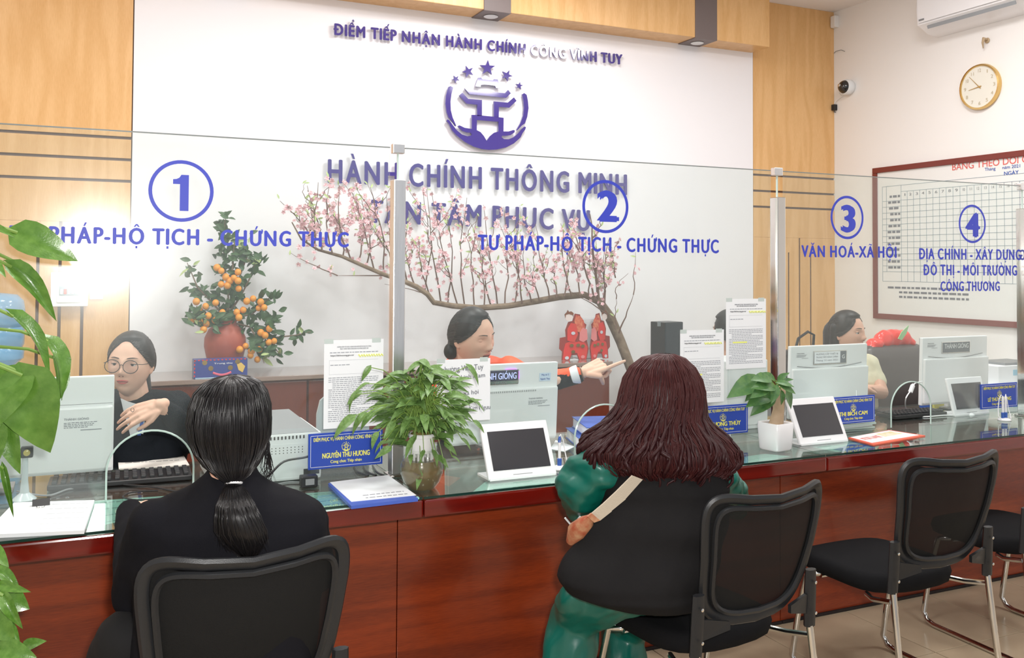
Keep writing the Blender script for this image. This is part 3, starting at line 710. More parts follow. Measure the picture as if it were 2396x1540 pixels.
# ------------------------------------------------------------------ chairs
def chair(cx, cy, rot, label):
    """visitor chair; local frame: sitter looks along +Y, seat at .45"""
    t = thing('visitor_chair', label, 'chair', (0, 0, 0), 'black mesh-back visitor chairs')
    def back(u, v):     # u -1..1 across, v 0..1 up: curved back surface
        z = .52+.335*v+.045*(abs(u)**2.2)*v*v-.02*(1-u*u)*(1-v); x = u*(.182+.050*v)
        y = -.235-.055*v+.050*(u*u)*(.6+.6*v)-.035*math.sin(v*2.4)
        return Vector((x, y-.02*v*v, z))
    def loop(k, n=56):
        out = []
        for i in range(n):
            w = 2*math.pi*i/n; c, s = math.cos(w), math.sin(w)
            out.append(back(k*math.copysign(abs(c)**.38, c), .5+.5*(1-(1-k)*1.2)*math.copysign(abs(s)**.42, s)))
        return out
    lo = loop(1)
    MB().tube(lo, [(.011, .017)]*len(lo), 8, closed=True).build('back_frame', PLB2, t, True, local=True)
    li = loop(.90)
    MB().tube([p-Vector((0, .006, 0)) for p in li], .0085, 6, closed=True).build('inner_rim', PLB2, t, True, local=True)
    mb = MB(); vs = []; fs = []; nu, nv = 14, 10
    for j in range(nv+1):
        for i in range(nu+1): vs.append(back(-.93+1.86*i/nu, .06+.88*j/nv)+Vector((0, .004, 0)))
    for j in range(nv):
        for i in range(nu): a = j*(nu+1)+i; fs.append((a, a+1, a+nu+2, a+nu+1))
    mb.add(vs, fs).build('back_mesh', MESHM, t, True, local=True)
    mb = MB(); p = [(-.215, -.19), (.215, -.19), (.225, .0), (.215, .22), (.14, .265), (-.14, .265), (-.215, .22), (-.225, 0)]
    rings = []
    for z, k in ((.385, .90), (.392, .97), (.415, 1.0), (.440, .97), (.450, .88)):
        rings.append([Vector((x*k, y*k+.01, z-.012*max(0, (abs(y)-.15))*4)) for x, y in p])
    def sub(r): 
        out = []
        n = len(r)
        for i in range(n):
            a, b, c_, d = r[i-1], r[i], r[(i+1) % n], r[(i+2) % n]
            out += [b*.75+a*.125+c_*.125, (b+c_)*.5*1.0]
        return out
    mb.ring([sub(sub(r)) for r in rings]).build('seat', FABB, t, True, 60, local=True)
    for s in (-1, 1):
        br = MB(); xx = s*.222
        pts = [Vector((xx, -.245, .60)), Vector((xx, -.242, .54)), Vector((xx*1.015, -.236, .43))]
        br.tube(pts, [(.012, .020), (.014, .022), (.014, .020)], 8); b = br.build('side_bracket', PLB2, t, True, local=True)
        for z in (.565, .475): MB().lathe([(.005, 0), (.005, -.002), (.002, -.003)], (xx*1.008, -.262, z), 8, Matrix.Rotation(math.radians(-90), 3, 'X')).build('rivet', CHROME, b, local=True)
        g = MB(); g.add([(s*.217, -.243, .53), (s*.217, -.243, .435), (s*.21, -.243, .47), (s*.12, -.262, .492), (s*.12, -.262, .515), (s*.20, -.25, .53),
                         (s*.217, -.232, .53), (s*.217, -.232, .435), (s*.21, -.232, .47), (s*.12, -.250, .492), (s*.12, -.250, .515), (s*.20, -.238, .53)],
                        [(0, 1, 2, 3, 4, 5), (11, 10, 9, 8, 7, 6), (0, 6, 7, 1), (1, 7, 8, 2), (2, 8, 9, 3), (3, 9, 10, 4), (4, 10, 11, 5), (5, 11, 6, 0)])
        g.build('corner_gusset', PLB2, t, local=True)
        ps = [(s*.224, -.238, .44), (s*.227, -.262, .25), (s*.232, -.292, .04), (s*.232, -.285, .018), (s*.232, -.262, .011), (s*.232, -.1, .011), (s*.232, .18, .011), (s*.232, .215, .02), (s*.230, .235, .05), (s*.227, .20, .25), (s*.224, .165, .375), (s*.215, .15, .378), (s*.2, .13, .382), (s*.17, .12, .382)]
        MB().tube(ps, .011, 10).build('chrome_leg', CHROME, t, True, local=True)
        MB().tube([(s*.229, -.235, .40), (s*.222, -.15, .382), (s*.20, -.10, .382)], .009, 8).build('seat_rail', CHROME, t, True, local=True)
    MB().tube([(-.2, .12, .378), (.2, .12, .378)], .010, 8).build('cross_bar', CHROME, t, local=True)
    t.location = (cx, cy, 0); t.rotation_euler[2] = math.radians(rot); t['org'] = (float(cx), float(cy), 0.0)
    return t
chair(.325, 2.40, 2, 'black mesh-back chair holding the woman with the ponytail')
chair(1.735, 2.375, 6, 'black mesh-back chair under the woman with wine red hair')
chair(2.655, 2.50, 0, 'empty black mesh-back chair right of the seated woman in green')
chair(3.465, 2.61, -2, 'empty black mesh-back chair cut off by the right edge')
# ------------------------------------------------------------------ right wall
def wq(px, py, X=XR): p = at(px, py, X=X); return p
t = thing('whiteboard', 'large whiteboard schedule in a dark red wooden frame on the right wall', 'whiteboard', (XR-.01, 4.4, 1.7))
y1, y0, z0, z1 = 5.472, 3.35, 1.106, 2.302; fw = .042
MB().span((XR-.016, y0+.02, z0+.02), (XR-.002, y1-.02, z1-.02)).build('board', WBS, t)
for a, b in (((y0, z0), (y1, z0+fw)), ((y0, z1-fw), (y1, z1)), ((y0, z0+fw), (y0+fw, z1-fw)), ((y1-fw, z0+fw), (y1, z1-fw))):
    MB().span((XR-.03, a[0], a[1]), (XR-.002, b[0], b[1]), .004).build('frame_rail', WBF, t)
xb = XR-.0175
def bpt(cx, cy): p = at(2030+cx/4.161, 330+cy/4.161, X=xb); return p.y, p.z
ya, zb = bpt(148, 1365); yb_, zt_ = bpt(150, 447); yc = bpt(185, 900)[0]; yd = bpt(328, 900)[0]; ye = bpt(1485, 800)[0]; step = (yd-ye)/17
mb = MB(); T = .0028
def hl(z, a, b): mb.span((xb, a, z-T/2), (xb+.001, b, z+T/2))
def vl(y, a, b): mb.span((xb, y-T/2, a), (xb+.001, y+T/2, b))
yend = y0+.09; rows = 15; dz = (zt_-.085-zb-.06)/13
zs = [zb, zb+.075]+[zb+.075+dz*k for k in range(1, 13)]+[zt_]
for z in zs: hl(z, yend, ya)
hl(zt_-.05, yend, yd)
vl(ya, zb, zt_); vl(yc, zb+.075, zt_); vl(yd, zb, zt_)
k = 1
while yd-step*k > yend: vl(yd-step*k, zb, zt_-.05); k += 1
vl(yend, zb, zt_); mb.build('table_lines', mat('table_line', (.25, .33, .38), .6), t)
for k in range(1, 25):
    y = yd-step*(k-.5)
    if y > yend+.02: text(str(k), (xb-.0004, y+.012, zt_-.085), (xb-.0004, y-.012, zt_-.085), .02, INK, t, 'day_number', .0)
rnd = random.Random(8); mb = MB()
for i, z in enumerate(zs[1:-1]):
    y = ya-.05-rnd.uniform(0, .03)
    while y > yd+.02: w = rnd.uniform(.02, .045); mb.span((xb-.0005, max(y-w, yd+.01), z+.025), (xb, y, z+.042)); y -= w+.01
for k in range(3):
    y = ya-(.05 if k == 0 else .16)
    while y > ya-.78-.0*k: w = rnd.uniform(.02, .06); mb.span((xb-.0005, y-w, zb-.055-.035*k), (xb, y, zb-.04-.035*k)); y -= w+.012
mb.build('row_labels', INK, t)
A_ = at(2030+818/4.161, 330+287/4.161, X=xb); B_ = at(2030+1560/4.161, 330+185/4.161, X=xb)
B_.z = A_.z; text('BẢNG THEO DÕI C', A_, B_, .048, mat('title_red', (.72, .12, .10), .5), t, 'title', .005)
z = at(2030+1140/4.161, 330+292/4.161, X=xb); e = at(2030+1245/4.161, 330+285/4.161, X=xb); e.z = z.z; text('Tháng', z, e, .022, BLUEB, t, 'subtitle', .01)
z2 = at(2030+1310/4.161, 330+270/4.161, X=xb); e = at(2030+1485/4.161, 330+250/4.161, X=xb); z2.z = e.z = z.z; text('năm 2021', z2, e, .022, BLUEB, t, 'subtitle', .01)
z2 = at(2030+1325/4.161, 330+335/4.161, X=xb); e = at(2030+1470/4.161, 330+315/4.161, X=xb); e.z = z2.z; text('NGÀY', z2, e, .026, BLUEB, t, 'subtitle', .02)
# clock
RX = Matrix.Rotation(math.radians(-90), 3, 'Y')     # local +Z -> -X (out of the right wall)
cc = Vector((XR, 4.497, 2.785)); t = thing('wall_clock', 'round gold rimmed wall clock with a cream face below the air conditioner', 'clock', tuple(cc))
MB().lathe([(.12, 0), (.158, .0), (.163, .018), (.158, .032), (.148, .034), (.145, .0245)], cc, 48, RX, False).build('rim', GOLD, t, True)
MB().lathe([(.0, .02), (.147, .02), (.147, .024)], cc, 48, RX).build('face', mat('clock_face', (.78, .76, .68), .5), t, True)
for k in range(1, 13):
    a = k*math.pi/6; y = cc.y-math.sin(a)*.116; z = cc.z+math.cos(a)*.116; w = .009*(1+.6*(k > 9))
    text(str(k), (XR-.0255, y+w, z-.012), (XR-.0255, y-w, z-.012), .024, mat('clock_digit', (.55, .47, .33), .5), t, 'numeral', .01)
def hand(a, L, w, n):
    d = Vector((0, -math.sin(a), math.cos(a))); s = Vector((0, math.cos(a), math.sin(a))); o = cc+Vector((-.0275, 0, 0))
    MB().world_poly([o-d*.018+s*w, o+d*L+s*w*.3, o+d*L-s*w*.3, o-d*.018-s*w], (-.0012, 0, 0)).build(n, GOLD, t)
hand(math.radians(262), .085, .004, 'hour_hand'); hand(math.radians(317), .115, .003, 'minute_hand')
MB().lathe([(.0, .0275), (.007, .0275), (.006, .031)], cc, 16, RX).build('hub', GOLD, t)
# camera dome
cc = wq(1990, 205); t = thing('security_camera', 'white dome security camera with a black eye beside the oak panel', 'camera', tuple(cc))
MB().lathe([(.05, 0), (.062, .012), (.066, .05), (.060, .072), (.045, .076)], cc, 28, RX).build('housing', PLW, t, True)
MB().lathe([(.056, .070), (.050, .086), (.036, .104), (.018, .112), (.001, .114)], cc, 24, RX).build('dome', mat('dome_black', (.01, .01, .012), .06, coat=1), t, True)
MB().lathe([(.014, .108), (.011, .122), (.001, .126)], cc+Vector((0, .008, .01)), 14, RX).build('lens', CHROME, t, True)
MB().tube([cc+Vector((-.02, .05, -.03)), cc+Vector((-.02, .09, -.05)), cc+Vector((-.01, .115, -.03)), cc+Vector((-.01, .12, .02)), cc+Vector((-.005, .09, .04)), cc+Vector((-.003, .04, .07))], .004, 6).build('cable', PLW, t)
c2 = wq(1956, 252); t = thing('power_adapter', 'small black power adapter under the dome camera', 'adapter', tuple(c2))
MB().box(c2+Vector((-.018, .0, 0)), (.036, .034, .05), None, .004).build('adapter_body', PLB, t)
MB().tube([c2+Vector((-.018, 0, .025)), c2+Vector((-.018, -.01, .05)), c2+Vector((-.01, -.06, .075)), c2+Vector((-.01, -.10, .09))], .003, 6).build('plug_cable', PLW, t)
MB().tube([c2+Vector((-.018, 0, -.025)), c2+Vector((-.018, .004, -.04)), c2+Vector((-.01, -.01, -.04))], .003, 6).build('plug_cable', PLB, t)
c2 = wq(1958, 52); t = thing('junction_box', 'small cream junction box in the upper room corner', 'junction box', tuple(c2))
MB().box(c2+Vector((-.022, .0, 0)), (.044, .05, .10), None, .006).build('box_body', WARM, t); MB().box(c2+Vector((-.046, 0, 0)), (.004, .044, .09), None, .001).build('box_cover', WARM, t)
c2 = wq(1960, 122); t = thing('wire_stub', 'thin loose wire sticking out of the wall above the dome camera', 'wire', tuple(c2))
MB().tube([c2+Vector((0, .04, 0)), c2+Vector((-.02, .0, .005)), c2+Vector((-.03, -.07, .0)), c2+Vector((-.03, -.11, -.02))], .0028, 6).build('wire', PLG, t)
c2 = wq(2311, 95); t = thing('wall_hook', 'small brown wall hook stub above the clock', 'hook', tuple(c2))
MB().lathe([(.018, 0), (.02, .006), (.012, .01)], c2, 14, RX).build('hook_plate', mat('hook_brown', (.45, .33, .2), .5), t)
MB().tube([c2+Vector((-.008, 0, .006)), c2+Vector((-.04, 0, .01)), c2+Vector((-.045, .005, -.02)), c2+Vector((-.03, .012, -.055))], [.01, .012, .008, .003], 8).build('hook_arm', MC['hook_brown'], t, True)
# air conditioner
ay1 = at(2147, 35, X=5.50).y; zb_ = at(2188, 90, X=XR).z; zf = at(2148, 60, X=5.50).z
t = thing('air_conditioner', 'white wall mounted air conditioner cut off by the top edge', 'air conditioner', (XR, ay1-.42, zb_))
prof = [(XR-.001, zb_), (5.60, zb_+.012), (5.535, zb_+.05), (5.50, zf), (5.490, zf+.10), (5.495, zf+.23), (5.53, zf+.27), (XR-.001, zf+.275)]
def acp(y): return [Vector((x, y, z)) for x, z in prof]
MB().ring([acp(ay1), acp(ay1-.86)]).build('casing', PLWB, t, True, 30)
MB().world_poly([(5.490, ay1-.02, zf+.012), (5.484, ay1-.02, zf+.1), (5.489, ay1-.02, zf+.22), (5.489, ay1-.84, zf+.22), (5.484, ay1-.84, zf+.1), (5.490, ay1-.84, zf+.012)], (-.004, 0, 0)).build('front_cover', PLWB, t)
MB().world_poly([(5.517, ay1-.08, zf-.035), (5.508, ay1-.08, zf-.015), (5.508, ay1-.78, zf-.015), (5.517, ay1-.78, zf-.035)], (-.006, 0, -.006)).build('louvre', mat('louvre_grey', (.3, .32, .34), .4), t)
for k in range(3): MB().box((5.480, ay1-(.05, .05, .41)[k], zf+(.03, .19, .18)[k]), (.003, .045, .012), None, .001).build('badge', PLG, t)
# ------------------------------------------------------------------ left wall items
t = thing('breaker_box', 'grey plastic breaker box with a clear window on the oak wall', 'electrical box', (-.09, YW, 1.36))
MB().span((-.187, YW-.075, 1.262), (.006, YW-.0005, 1.457), .006).build('box_body', PLW, t); MB().span((-.155, YW-.083, 1.285), (-.03, YW-.075, 1.395), .004).build('cover', PLW, t)
MB().span((-.143, YW-.0865, 1.325), (-.042, YW-.083, 1.378), .002).build('window_pane', mat('smoked_window', (.25, .32, .38), .1), t)
for k in range(5): MB().span((-.138+k*.019, YW-.089, 1.333), (-.124+k*.019, YW-.0865, 1.362), .001).build('breaker', PLW if k != 1 else REDP, t)
t = thing('switch_plate', 'white switch plate next to the breaker box', 'switch', (.05, YW, 1.36))
MB().span((.016, YW-.012, 1.30), (.086, YW-.0005, 1.41), .003).build('faceplate', PLWB, t); MB().span((.04, YW-.018, 1.34), (.062, YW-.012, 1.37), .002).build('rocker', PLG, t)
# water cooler
cx, cy = at(-14, 780, Y=5.2).x, 5.2
t = thing('water_dispenser', 'white floor water dispenser at the left edge', 'water dispenser', (cx, cy, 0))
MB().span((cx-.16, cy-.16, .02), (cx+.16, cy+.16, .95), .02).build('body', PLW, t); MB().span((cx-.13, cy-.175, .55), (cx+.13, cy-.16, .85), .004).build('front_recess', PLG, t)
for s in (-1, 1): MB().tube([(cx+s*.05, cy-.17, .80), (cx+s*.05, cy-.21, .80), (cx+s*.05, cy-.215, .77)], .011, 8).build('tap', BLUEB if s < 0 else REDP, t)
MB().lathe([(.13, .0), (.14, .02), (.12, .035)], (cx, cy, .94)).build('collar', PLW, t)
t = thing('water_bottle', 'upturned translucent blue water bottle on the dispenser', 'water bottle', (cx, cy, .975))
z = .976; P_ = [(.02, 0), (.05, .0), (.10, .03), (.132, .06), (.135, .10), (.126, .115), (.134, .13), (.135, .20), (.126, .215), (.134, .23), (.135, .30), (.128, .345), (.10, .375), (.02, .385)]
MB().lathe(P_, (cx, cy, z), 32).build('bottle', BOTTLE, t, True)
MB().lathe([(max(.015, r-.006), q+.003) for r, q in P_ if q < .26]+[(.01, .262)], (cx, cy, z), 24).build('water', mat('water_blue', (.15, .42, .68), .08), t, True)
# ------------------------------------------------------------------ rear cabinets
for i, (x0, x1, l) in enumerate(((.16, 1.19, 'low dark red cabinet unit under the kumquat tree'), (1.19, 2.22, 'middle low dark red cabinet unit against the back wall'), (2.22, 3.25, 'low dark red cabinet unit under the red figure cutouts'))):
    t = thing('low_cabinet', l, 'cabinet', ((x0+x1)/2, 5.7, 0), 'low cabinets along the back wall')
    MB().span((x0+.002, 5.47, .06), (x1-.002, YW-.005, .835)).build('carcass', CABW, t); MB().span((x0+.01, 5.50, 0), (x1-.01, YW-.01, .06)).build('plinth', DARK, t)
    for k in range(2):
        a = x0+.006+k*(x1-x0)/2; b = a+(x1-x0)/2-.012
        d = MB().span((a, 5.450, .07), (b, 5.469, .825), .004).build('door', CABW, t)
        MB().span((b-.03 if k == 0 else a+.02, 5.438, .55), (b-.02 if k == 0 else a+.03, 5.450, .67), .002).build('handle', STEEL, d)
t = thing('cabinet_top', 'long glossy top over the low cabinets, its grey sheen put into the colour', 'worktop', (1.7, 5.7, .835))
MB().span((.15, 5.43, .836), (3.26, YW-.004, .862), .004).build('top_board', mat('cabinet_top_sheen', (.30, .22, .19), .12, coat=.7), t)  # greyish reflected sheen is put into the base colour of the top
ZC = .863
# gift box
t = thing('gift_box', 'flat dark blue gift box with red striped edge in front of the terracotta jar', 'box', (.70, 5.50, ZC))
MB().span((.553, 5.465, ZC), (.845, 5.56, ZC+.105), .002).build('box_body', mat('box_navy', (.035, .055, .26), .35), t)
yf = 5.4645
mb = MB()
for k in range(14): mb.span((.553+k*.021, yf-.0006, ZC+.099), (.563+k*.021, yf, ZC+.105))
for k in range(5): mb.span((.553, yf-.0006, ZC+.01+k*.021), (.559, yf, ZC+.02+k*.021))
mb.build('striped_edge', REDP, t)
MB().span((.56, yf-.0006, ZC), (.845, yf, ZC+.004)).build('base_line', mat('pale_blue', (.5, .7, .85), .5), t)
for x, z in ((.61, .088), (.79, .088), (.643, .055), (.75, .055)): MB().lathe([(.003, 0), (.014, 0), (.014, .0012), (.003, .0012)], (x, yf, ZC+z), 14, Matrix.Rotation(math.radians(90), 3, 'X')).build('rosette', GOLD, t)
MB().tube([(.655+.1*k/8, yf-.0008, ZC+.030-.014*math.sin(math.pi*k/8)) for k in range(9)], [(.006, .002)]*9, 6, flat=(0, 1, 0)).build('ribbon_print', mat('print_pink', (.75, .12, .2), .5), t)
MB().world_poly([(.785, yf, ZC+.075), (.81, yf, ZC+.082), (.832, yf, ZC+.06), (.818, yf, ZC+.025), (.795, yf, ZC+.04)], (0, -.0012, 0)).build('pouch_print', mat('print_gold', (.72, .48, .12), .5), t)
text('Trung thu', (.66, yf-.001, ZC+.078), (.76, yf-.001, ZC+.078), .008, PAPER, t, 'lettering', .01)
# ------------------------------------------------------------------ red cutouts
def cutout(px0, px1, label, mir, Y):
    a = at(px0, 838, Y=Y); b = at(px1, 838, Y=Y); W_ = b.x-a.x; H_ = .335
    t = thing('figure_cutout', label, 'paper decoration', ((a.x+b.x)/2, Y, ZC))
    def Q(pts): return [(a.x+W_*((1-u) if mir else u), Y, ZC+H_*v) for u, v in pts]
    def put(pts, n, m, dy): MB().world_poly([(x, Y-dy, z) for x, Y, z in Q(pts)], (0, -.002, 0)).build(n, m, t)
    put([(.08, 0), (.35, 0), (.42, .10), (.60, .10), (.66, 0), (.93, 0), (1, .22), (.93, .42), (.85, .50), (.92, .72), (.75, .80), (.70, .93), (.52, .95), (.44, .80), (.30, .78), (.20, .62), (.22, .48), (.02, .46), (0, .24), (.1, .18)], 'backing_card', DRED, 0)
    put([(.12, 0), (.33, 0), (.42, .14), (.60, .14), (.68, 0), (.90, 0), (.96, .25), (.80, .42), (.60, .36), (.40, .40), (.2, .34), (.14, .2)], 'skirt', REDP, .003)
    put([(.26, .40), (.50, .36), (.62, .52), (.55, .74), (.38, .76), (.26, .64)], 'robe', REDP, .006)
    put([(.56, .60), (.70, .55), (.86, .66), (.82, .80), (.70, .90), (.56, .92), (.50, .8)], 'sleeve', mat('print_red2', (.55, .05, .03), .5, vary=(60, (.75, .25, .12))), .005)
    put([(.66, .40), (.80, .36), (.95, .42), (.92, .62), (.78, .66), (.68, .56)], 'drape', mat('print_rose', (.72, .22, .22), .5), .007)
    put([(.30+.13*math.cos(k*.52), .875+.075*math.sin(k*.52)) for k in range(12)], 'face', mat('print_face', (.82, .70, .68), .5), .009)
    put([(.18, .86), (.20, .93), (.30, .945), (.42, .92), (.44, .88), (.46, .96), (.38, 1.0), (.30, .99), (.26, 1.03), (.22, .98), (.15, .94)], 'hair', mat('print_brown', (.22, .07, .03), .5), .011)
    for u, v, m in ((.24, .05, 'print_grey'), (.78, .06, 'print_rose'), (.45, .17, 'gold'), (.40, .30, 'gold'), (.62, .30, 'gold'), (.78, .28, 'gold'), (.45, .55, 'print_grey')):
        mm = MC.get(m) or mat('print_grey', (.60, .60, .66), .5)
        put([(u+.07*math.cos(k*.785), v+.035*math.sin(k*.785)) for k in range(8)], 'trim', mm, .010)
    MB().span((a.x+W_*.35, Y-.0, ZC), (a.x+W_*.65, Y+.03, ZC+.004)).build('easel_foot', PAPER, t)
    return t
cutout(1308, 1377, 'larger red standing figure cutout, left of the pair on the cabinet', False, 5.60)
cutout(1379, 1427, 'smaller red standing figure cutout, right of the pair on the cabinet', True, 5.62)
t = thing('card_box', 'white upright card box behind the two red cutouts', 'box', (3.1, 5.72, ZC))
a = at(1356, 838, Y=5.68).x; b = at(1408, 838, Y=5.68).x; MB().span((a, 5.66, ZC), (b, 5.78, ZC+.275), .002).build('carton', PAPER, t); MB().span((a-.001, 5.659, ZC+.25), (b+.001, 5.781, ZC+.276), .001).build('lid', PAPER, t)

# ------------------------------------------------------------------ desk things
t = thing('computer_tower', 'black upright computer tower behind the wine haired woman', 'computer', (2.45, 3.62, ZT))
R = Matrix.Rotation(math.radians(8), 3, 'Z'); c = at(1560, 800, Y=3.60); cz = .995
MB().box((c.x, 3.60, cz+.012), (.112, .10, .486), R, .004).build('case', PLB, t)
MB().box((c.x, 3.60, cz+.012), (.106, .104, .478), R, .004).build('front_bezel', mat('case_grey', (.035, .035, .042), .5, bump=(300, .3)), t)
q = at(1542, 758, Y=3.546); MB().box(q, (.018, .003, .022), R).build('sticker', PLG, t)
for k in range(4): MB().box((c.x+.0, 3.546, .86-.02*k), (.07, .003, .006), R).build('vent', DARK, t)
t = thing('white_case', 'plain pale case standing below the higher instruction sheet', 'computer', (2.82, 3.45, ZT))
a = at(1701, 1000, Y=3.42).x; MB().span((a, 3.42, ZT), (a+.235, 3.66, 1.075), .006).build('case', PLW, t); MB().span((a+.01, 3.416, ZT+.02), (a+.225, 3.42, 1.06), .002).build('side_cover', PLW, t)
# printer
t = thing('printer', 'white laser printer with a grey top next to the ponytail', 'printer', (.57, 3.4, ZT))
x0, x1, ya_, yb_ = .385, .752, 3.215, 3.56
MB().span((x0, ya_, ZT+.004), (x1, yb_, ZT+.165), .008).build('body', PLW, t)
mb = MB(); mb.add([(x0, ya_+.004, ZT+.165), (x1-.01, ya_+.004, ZT+.165), (x1-.02, yb_, ZT+.165), (x0, yb_, ZT+.165), (x0, ya_+.02, ZT+.178), (x1-.03, ya_+.02, ZT+.178), (x1-.05, yb_-.02, ZT+.20), (x0, yb_-.02, ZT+.20)], [(0, 1, 2, 3), (4, 5, 6, 7), (0, 1, 5, 4), (1, 2, 6, 5), (2, 3, 7, 6), (3, 0, 4, 7)])
mb.build('top_lid', PLG, t)
mb = MB()
for k in range(16): mb.span((.50+k*.0125, ya_-.0012, ZT+.146), (.505+k*.0125, ya_, ZT+.157))
mb.build('vent_slots', DARK, t)
mb = MB()
for k in range(14):
    for j in range(3): mb.span((.515+k*.013, ya_-.0012, ZT+.098+j*.009), (.518+k*.013, ya_, ZT+.101+j*.009))
mb.build('vent_holes', DARK, t)
MB().span((.49, ya_-.0008, ZT+.02), (.675, ya_, ZT+.13), .0).build('rear_door', PLW, t); MB().span((.69, ya_-.002, ZT+.02), (.745, ya_, ZT+.04), .001).build('socket', PLB, t)
MB().world_poly([(.5, 3.45, ZT+.195), (.6, 3.5, ZT+.195), (.6, 3.5, ZT+.27), (.52, 3.48, ZT+.27)], (.0, .001, 0)).build('paper_feed', PAPER, t)
def cable(pts, r, m, label, n='cable'):
    """pts: (px, py, Z) lying on / above the desk"""
    P3_ = [Vector(p) for p in pts]; out = []
    for i in range(len(P3_)-1):
        p0, p1, p2, p3 = P3_[max(i-1, 0)], P3_[i], P3_[i+1], P3_[min(i+2, len(P3_)-1)]
        for k in range(6):
            u = k/6; out.append(.5*((2*p1)+(-p0+p2)*u+(2*p0-5*p1+4*p2-p3)*u*u+(-p0+3*p1-3*p2+p3)*u**3))
    out.append(P3_[-1]); o = MB().tube(out, r, 7).build(n, m, smooth=True); tag(o, label, 'cable'); return o
zt = ZT+.0045
def dz_(px, py, z=zt): return at(px, py, Z=z)
cable([(.735, 3.19, .87), (.70, 3.19, .845), at(665, 1080, Y=3.19), at(630, 1112, Z=.80), dz_(612, 1120)], .004, PLB, 'black cable hanging off the printer beside the name plate')
cable([dz_(735, 1132), dz_(680, 1128), dz_(640, 1135), dz_(600, 1138)], .0025, PLG, 'thin grey cable on the counter glass under the printer')
cable([dz_(250, 1130), dz_(300, 1135), dz_(360, 1140), dz_(420, 1150), dz_(470, 1140)], .003, PLB, 'black keyboard cable crossing the counter glass')
cable([dz_(445, 1150), dz_(380, 1165), dz_(320, 1170), dz_(288, 1163), dz_(310, 1152), dz_(370, 1148)], .0028, PLB, 'looped thin black cable on the glass by the arch opening')
cable([dz_(40, 1150), dz_(110, 1160), dz_(160, 1145), dz_(210, 1140)], .003, PLG, 'grey cable on the counter under the left monitor')
for k, lb in enumerate(('leftmost black cable below the readable name plate', 'middle black cable below the readable name plate', 'rightmost black cable below the readable name plate')):
    cable([dz_(828+k*22, 1090), dz_(838+k*22, 1105), dz_(862+k*18, 1113)], .004, PLB, lb)
t = thing('power_brick', 'black power brick under the printer corner', 'power supply', tuple(at(722, 1130, Z=ZT)))
c = at(722, 1125, Z=ZT+.02); MB().box(c, (.055, .04, .038), None, .004).build('brick', PLB, t); MB().box(c+Vector((0, -.021, 0)), (.03, .004, .02), None, .001).build('brick_label', PLG, t)
t = thing('document_holder', 'grey rounded plastic holder between the printer and the instruction sheet', 'document holder', (.80, 3.42, ZT))
a = at(741, 1010, Y=3.42); mb = MB(); mb.world_poly([(a.x, 3.42, ZT), (a.x, 3.42, .95), (a.x+.012, 3.42, 1.0), (a.x+.035, 3.42, 1.02), (a.x+.2, 3.42, 1.02), (a.x+.2, 3.42, ZT)], (0, .012, 0)); mb.build('panel', mat('pale_grey_plastic', (.48, .52, .54), .3), t); MB().span((a.x, 3.40, ZT), (a.x+.2, 3.50, ZT+.008)).build('holder_foot', PLG, t)
# keyboards
KEY = mat('key_grey', (.035, .037, .04), .45)
def keyboard(c, yaw, w, d, label, nk=(16, 5)):
    t = thing('keyboard', label, 'keyboard', tuple(c)); R = Matrix.Rotation(math.radians(yaw), 3, 'Z'); c = Vector(c)
    MB().box(c+Vector((0, 0, .011)), (w, d, .018), R, .004).build('key_deck', PLB, t)
    km = MB().box((0, 0, .004), (.0155, .0155, .009), None, .002).mesh('key', KEY)
    for i in range(nk[0]):
        for j in range(nk[1]):
            p = c+R @ Vector((-w/2+.02+i*(w-.04)/(nk[0]-1), -d/2+.02+j*(d-.04)/(nk[1]-1), .0205)); o = place(km, 'key', t, p, R @ Vector((1, 0, 0)), (0, 0, 1), 1)
    return t
ka = at(447, 1100, Z=ZT+.02); keyboard((ka.x-.225, 3.45, ZT), -2, .45, .15, 'black computer keyboard in front of the woman with glasses')
keyboard((3.79, 3.40, ZT), 0, .36, .12, 'black keyboard under the far right monitor', (14, 4))
t = thing('laptop_pad', 'flat black pad lying left of the far right monitor', 'desk pad', tuple(at(2110, 962, Z=ZT)))
c = at(2105, 962, Z=ZT+.006); MB().box(c, (.22, .16, .010), None, .004).build('pad', PLB, t); MB().box(c+Vector((-.05, -.03, .006)), (.06, .03, .003), None, .001).build('pad_label', PLG, t)
def flat_sheet(pix, label, name='paper_sheet', m=PAPER, th=.0008, z=ZT, cat='paper', grp=None, deco=None):
    P = [at(x, y, Z=z+th) for x, y in pix]; c = sum(P, Vector())/len(P)
    t = thing(name, label, cat, tuple(c), grp)
    MB().world_poly([(p.x, p.y, z) for p in P], (0, 0, th)).build('sheet', m, t)
    if deco: deco(t, P, z+th)
    return t
def lerp4(P, u, v): return P[0]*(1-u)*(1-v)+P[1]*u*(1-v)+P[2]*u*v+P[3]*(1-u)*v
def deco_lines(n, m=INK, u0=.08, u1=.9, v0=.1, v1=.9):
    def f(t, P, z):
        mb = MB()
        for k in range(n):
            v = v0+(v1-v0)*k/max(1, n-1); rnd = random.Random(k); u = u0
            while u < u1:
                w = rnd.uniform(.03, .1); q = [lerp4(P, u, v), lerp4(P, min(u+w, u1), v), lerp4(P, min(u+w, u1), v+.022), lerp4(P, u, v+.022)]
                mb.world_poly([(p.x, p.y, z) for p in q], (0, 0, .0002)); u += w+.02
        mb.build('printed_lines', m, t)
    return f
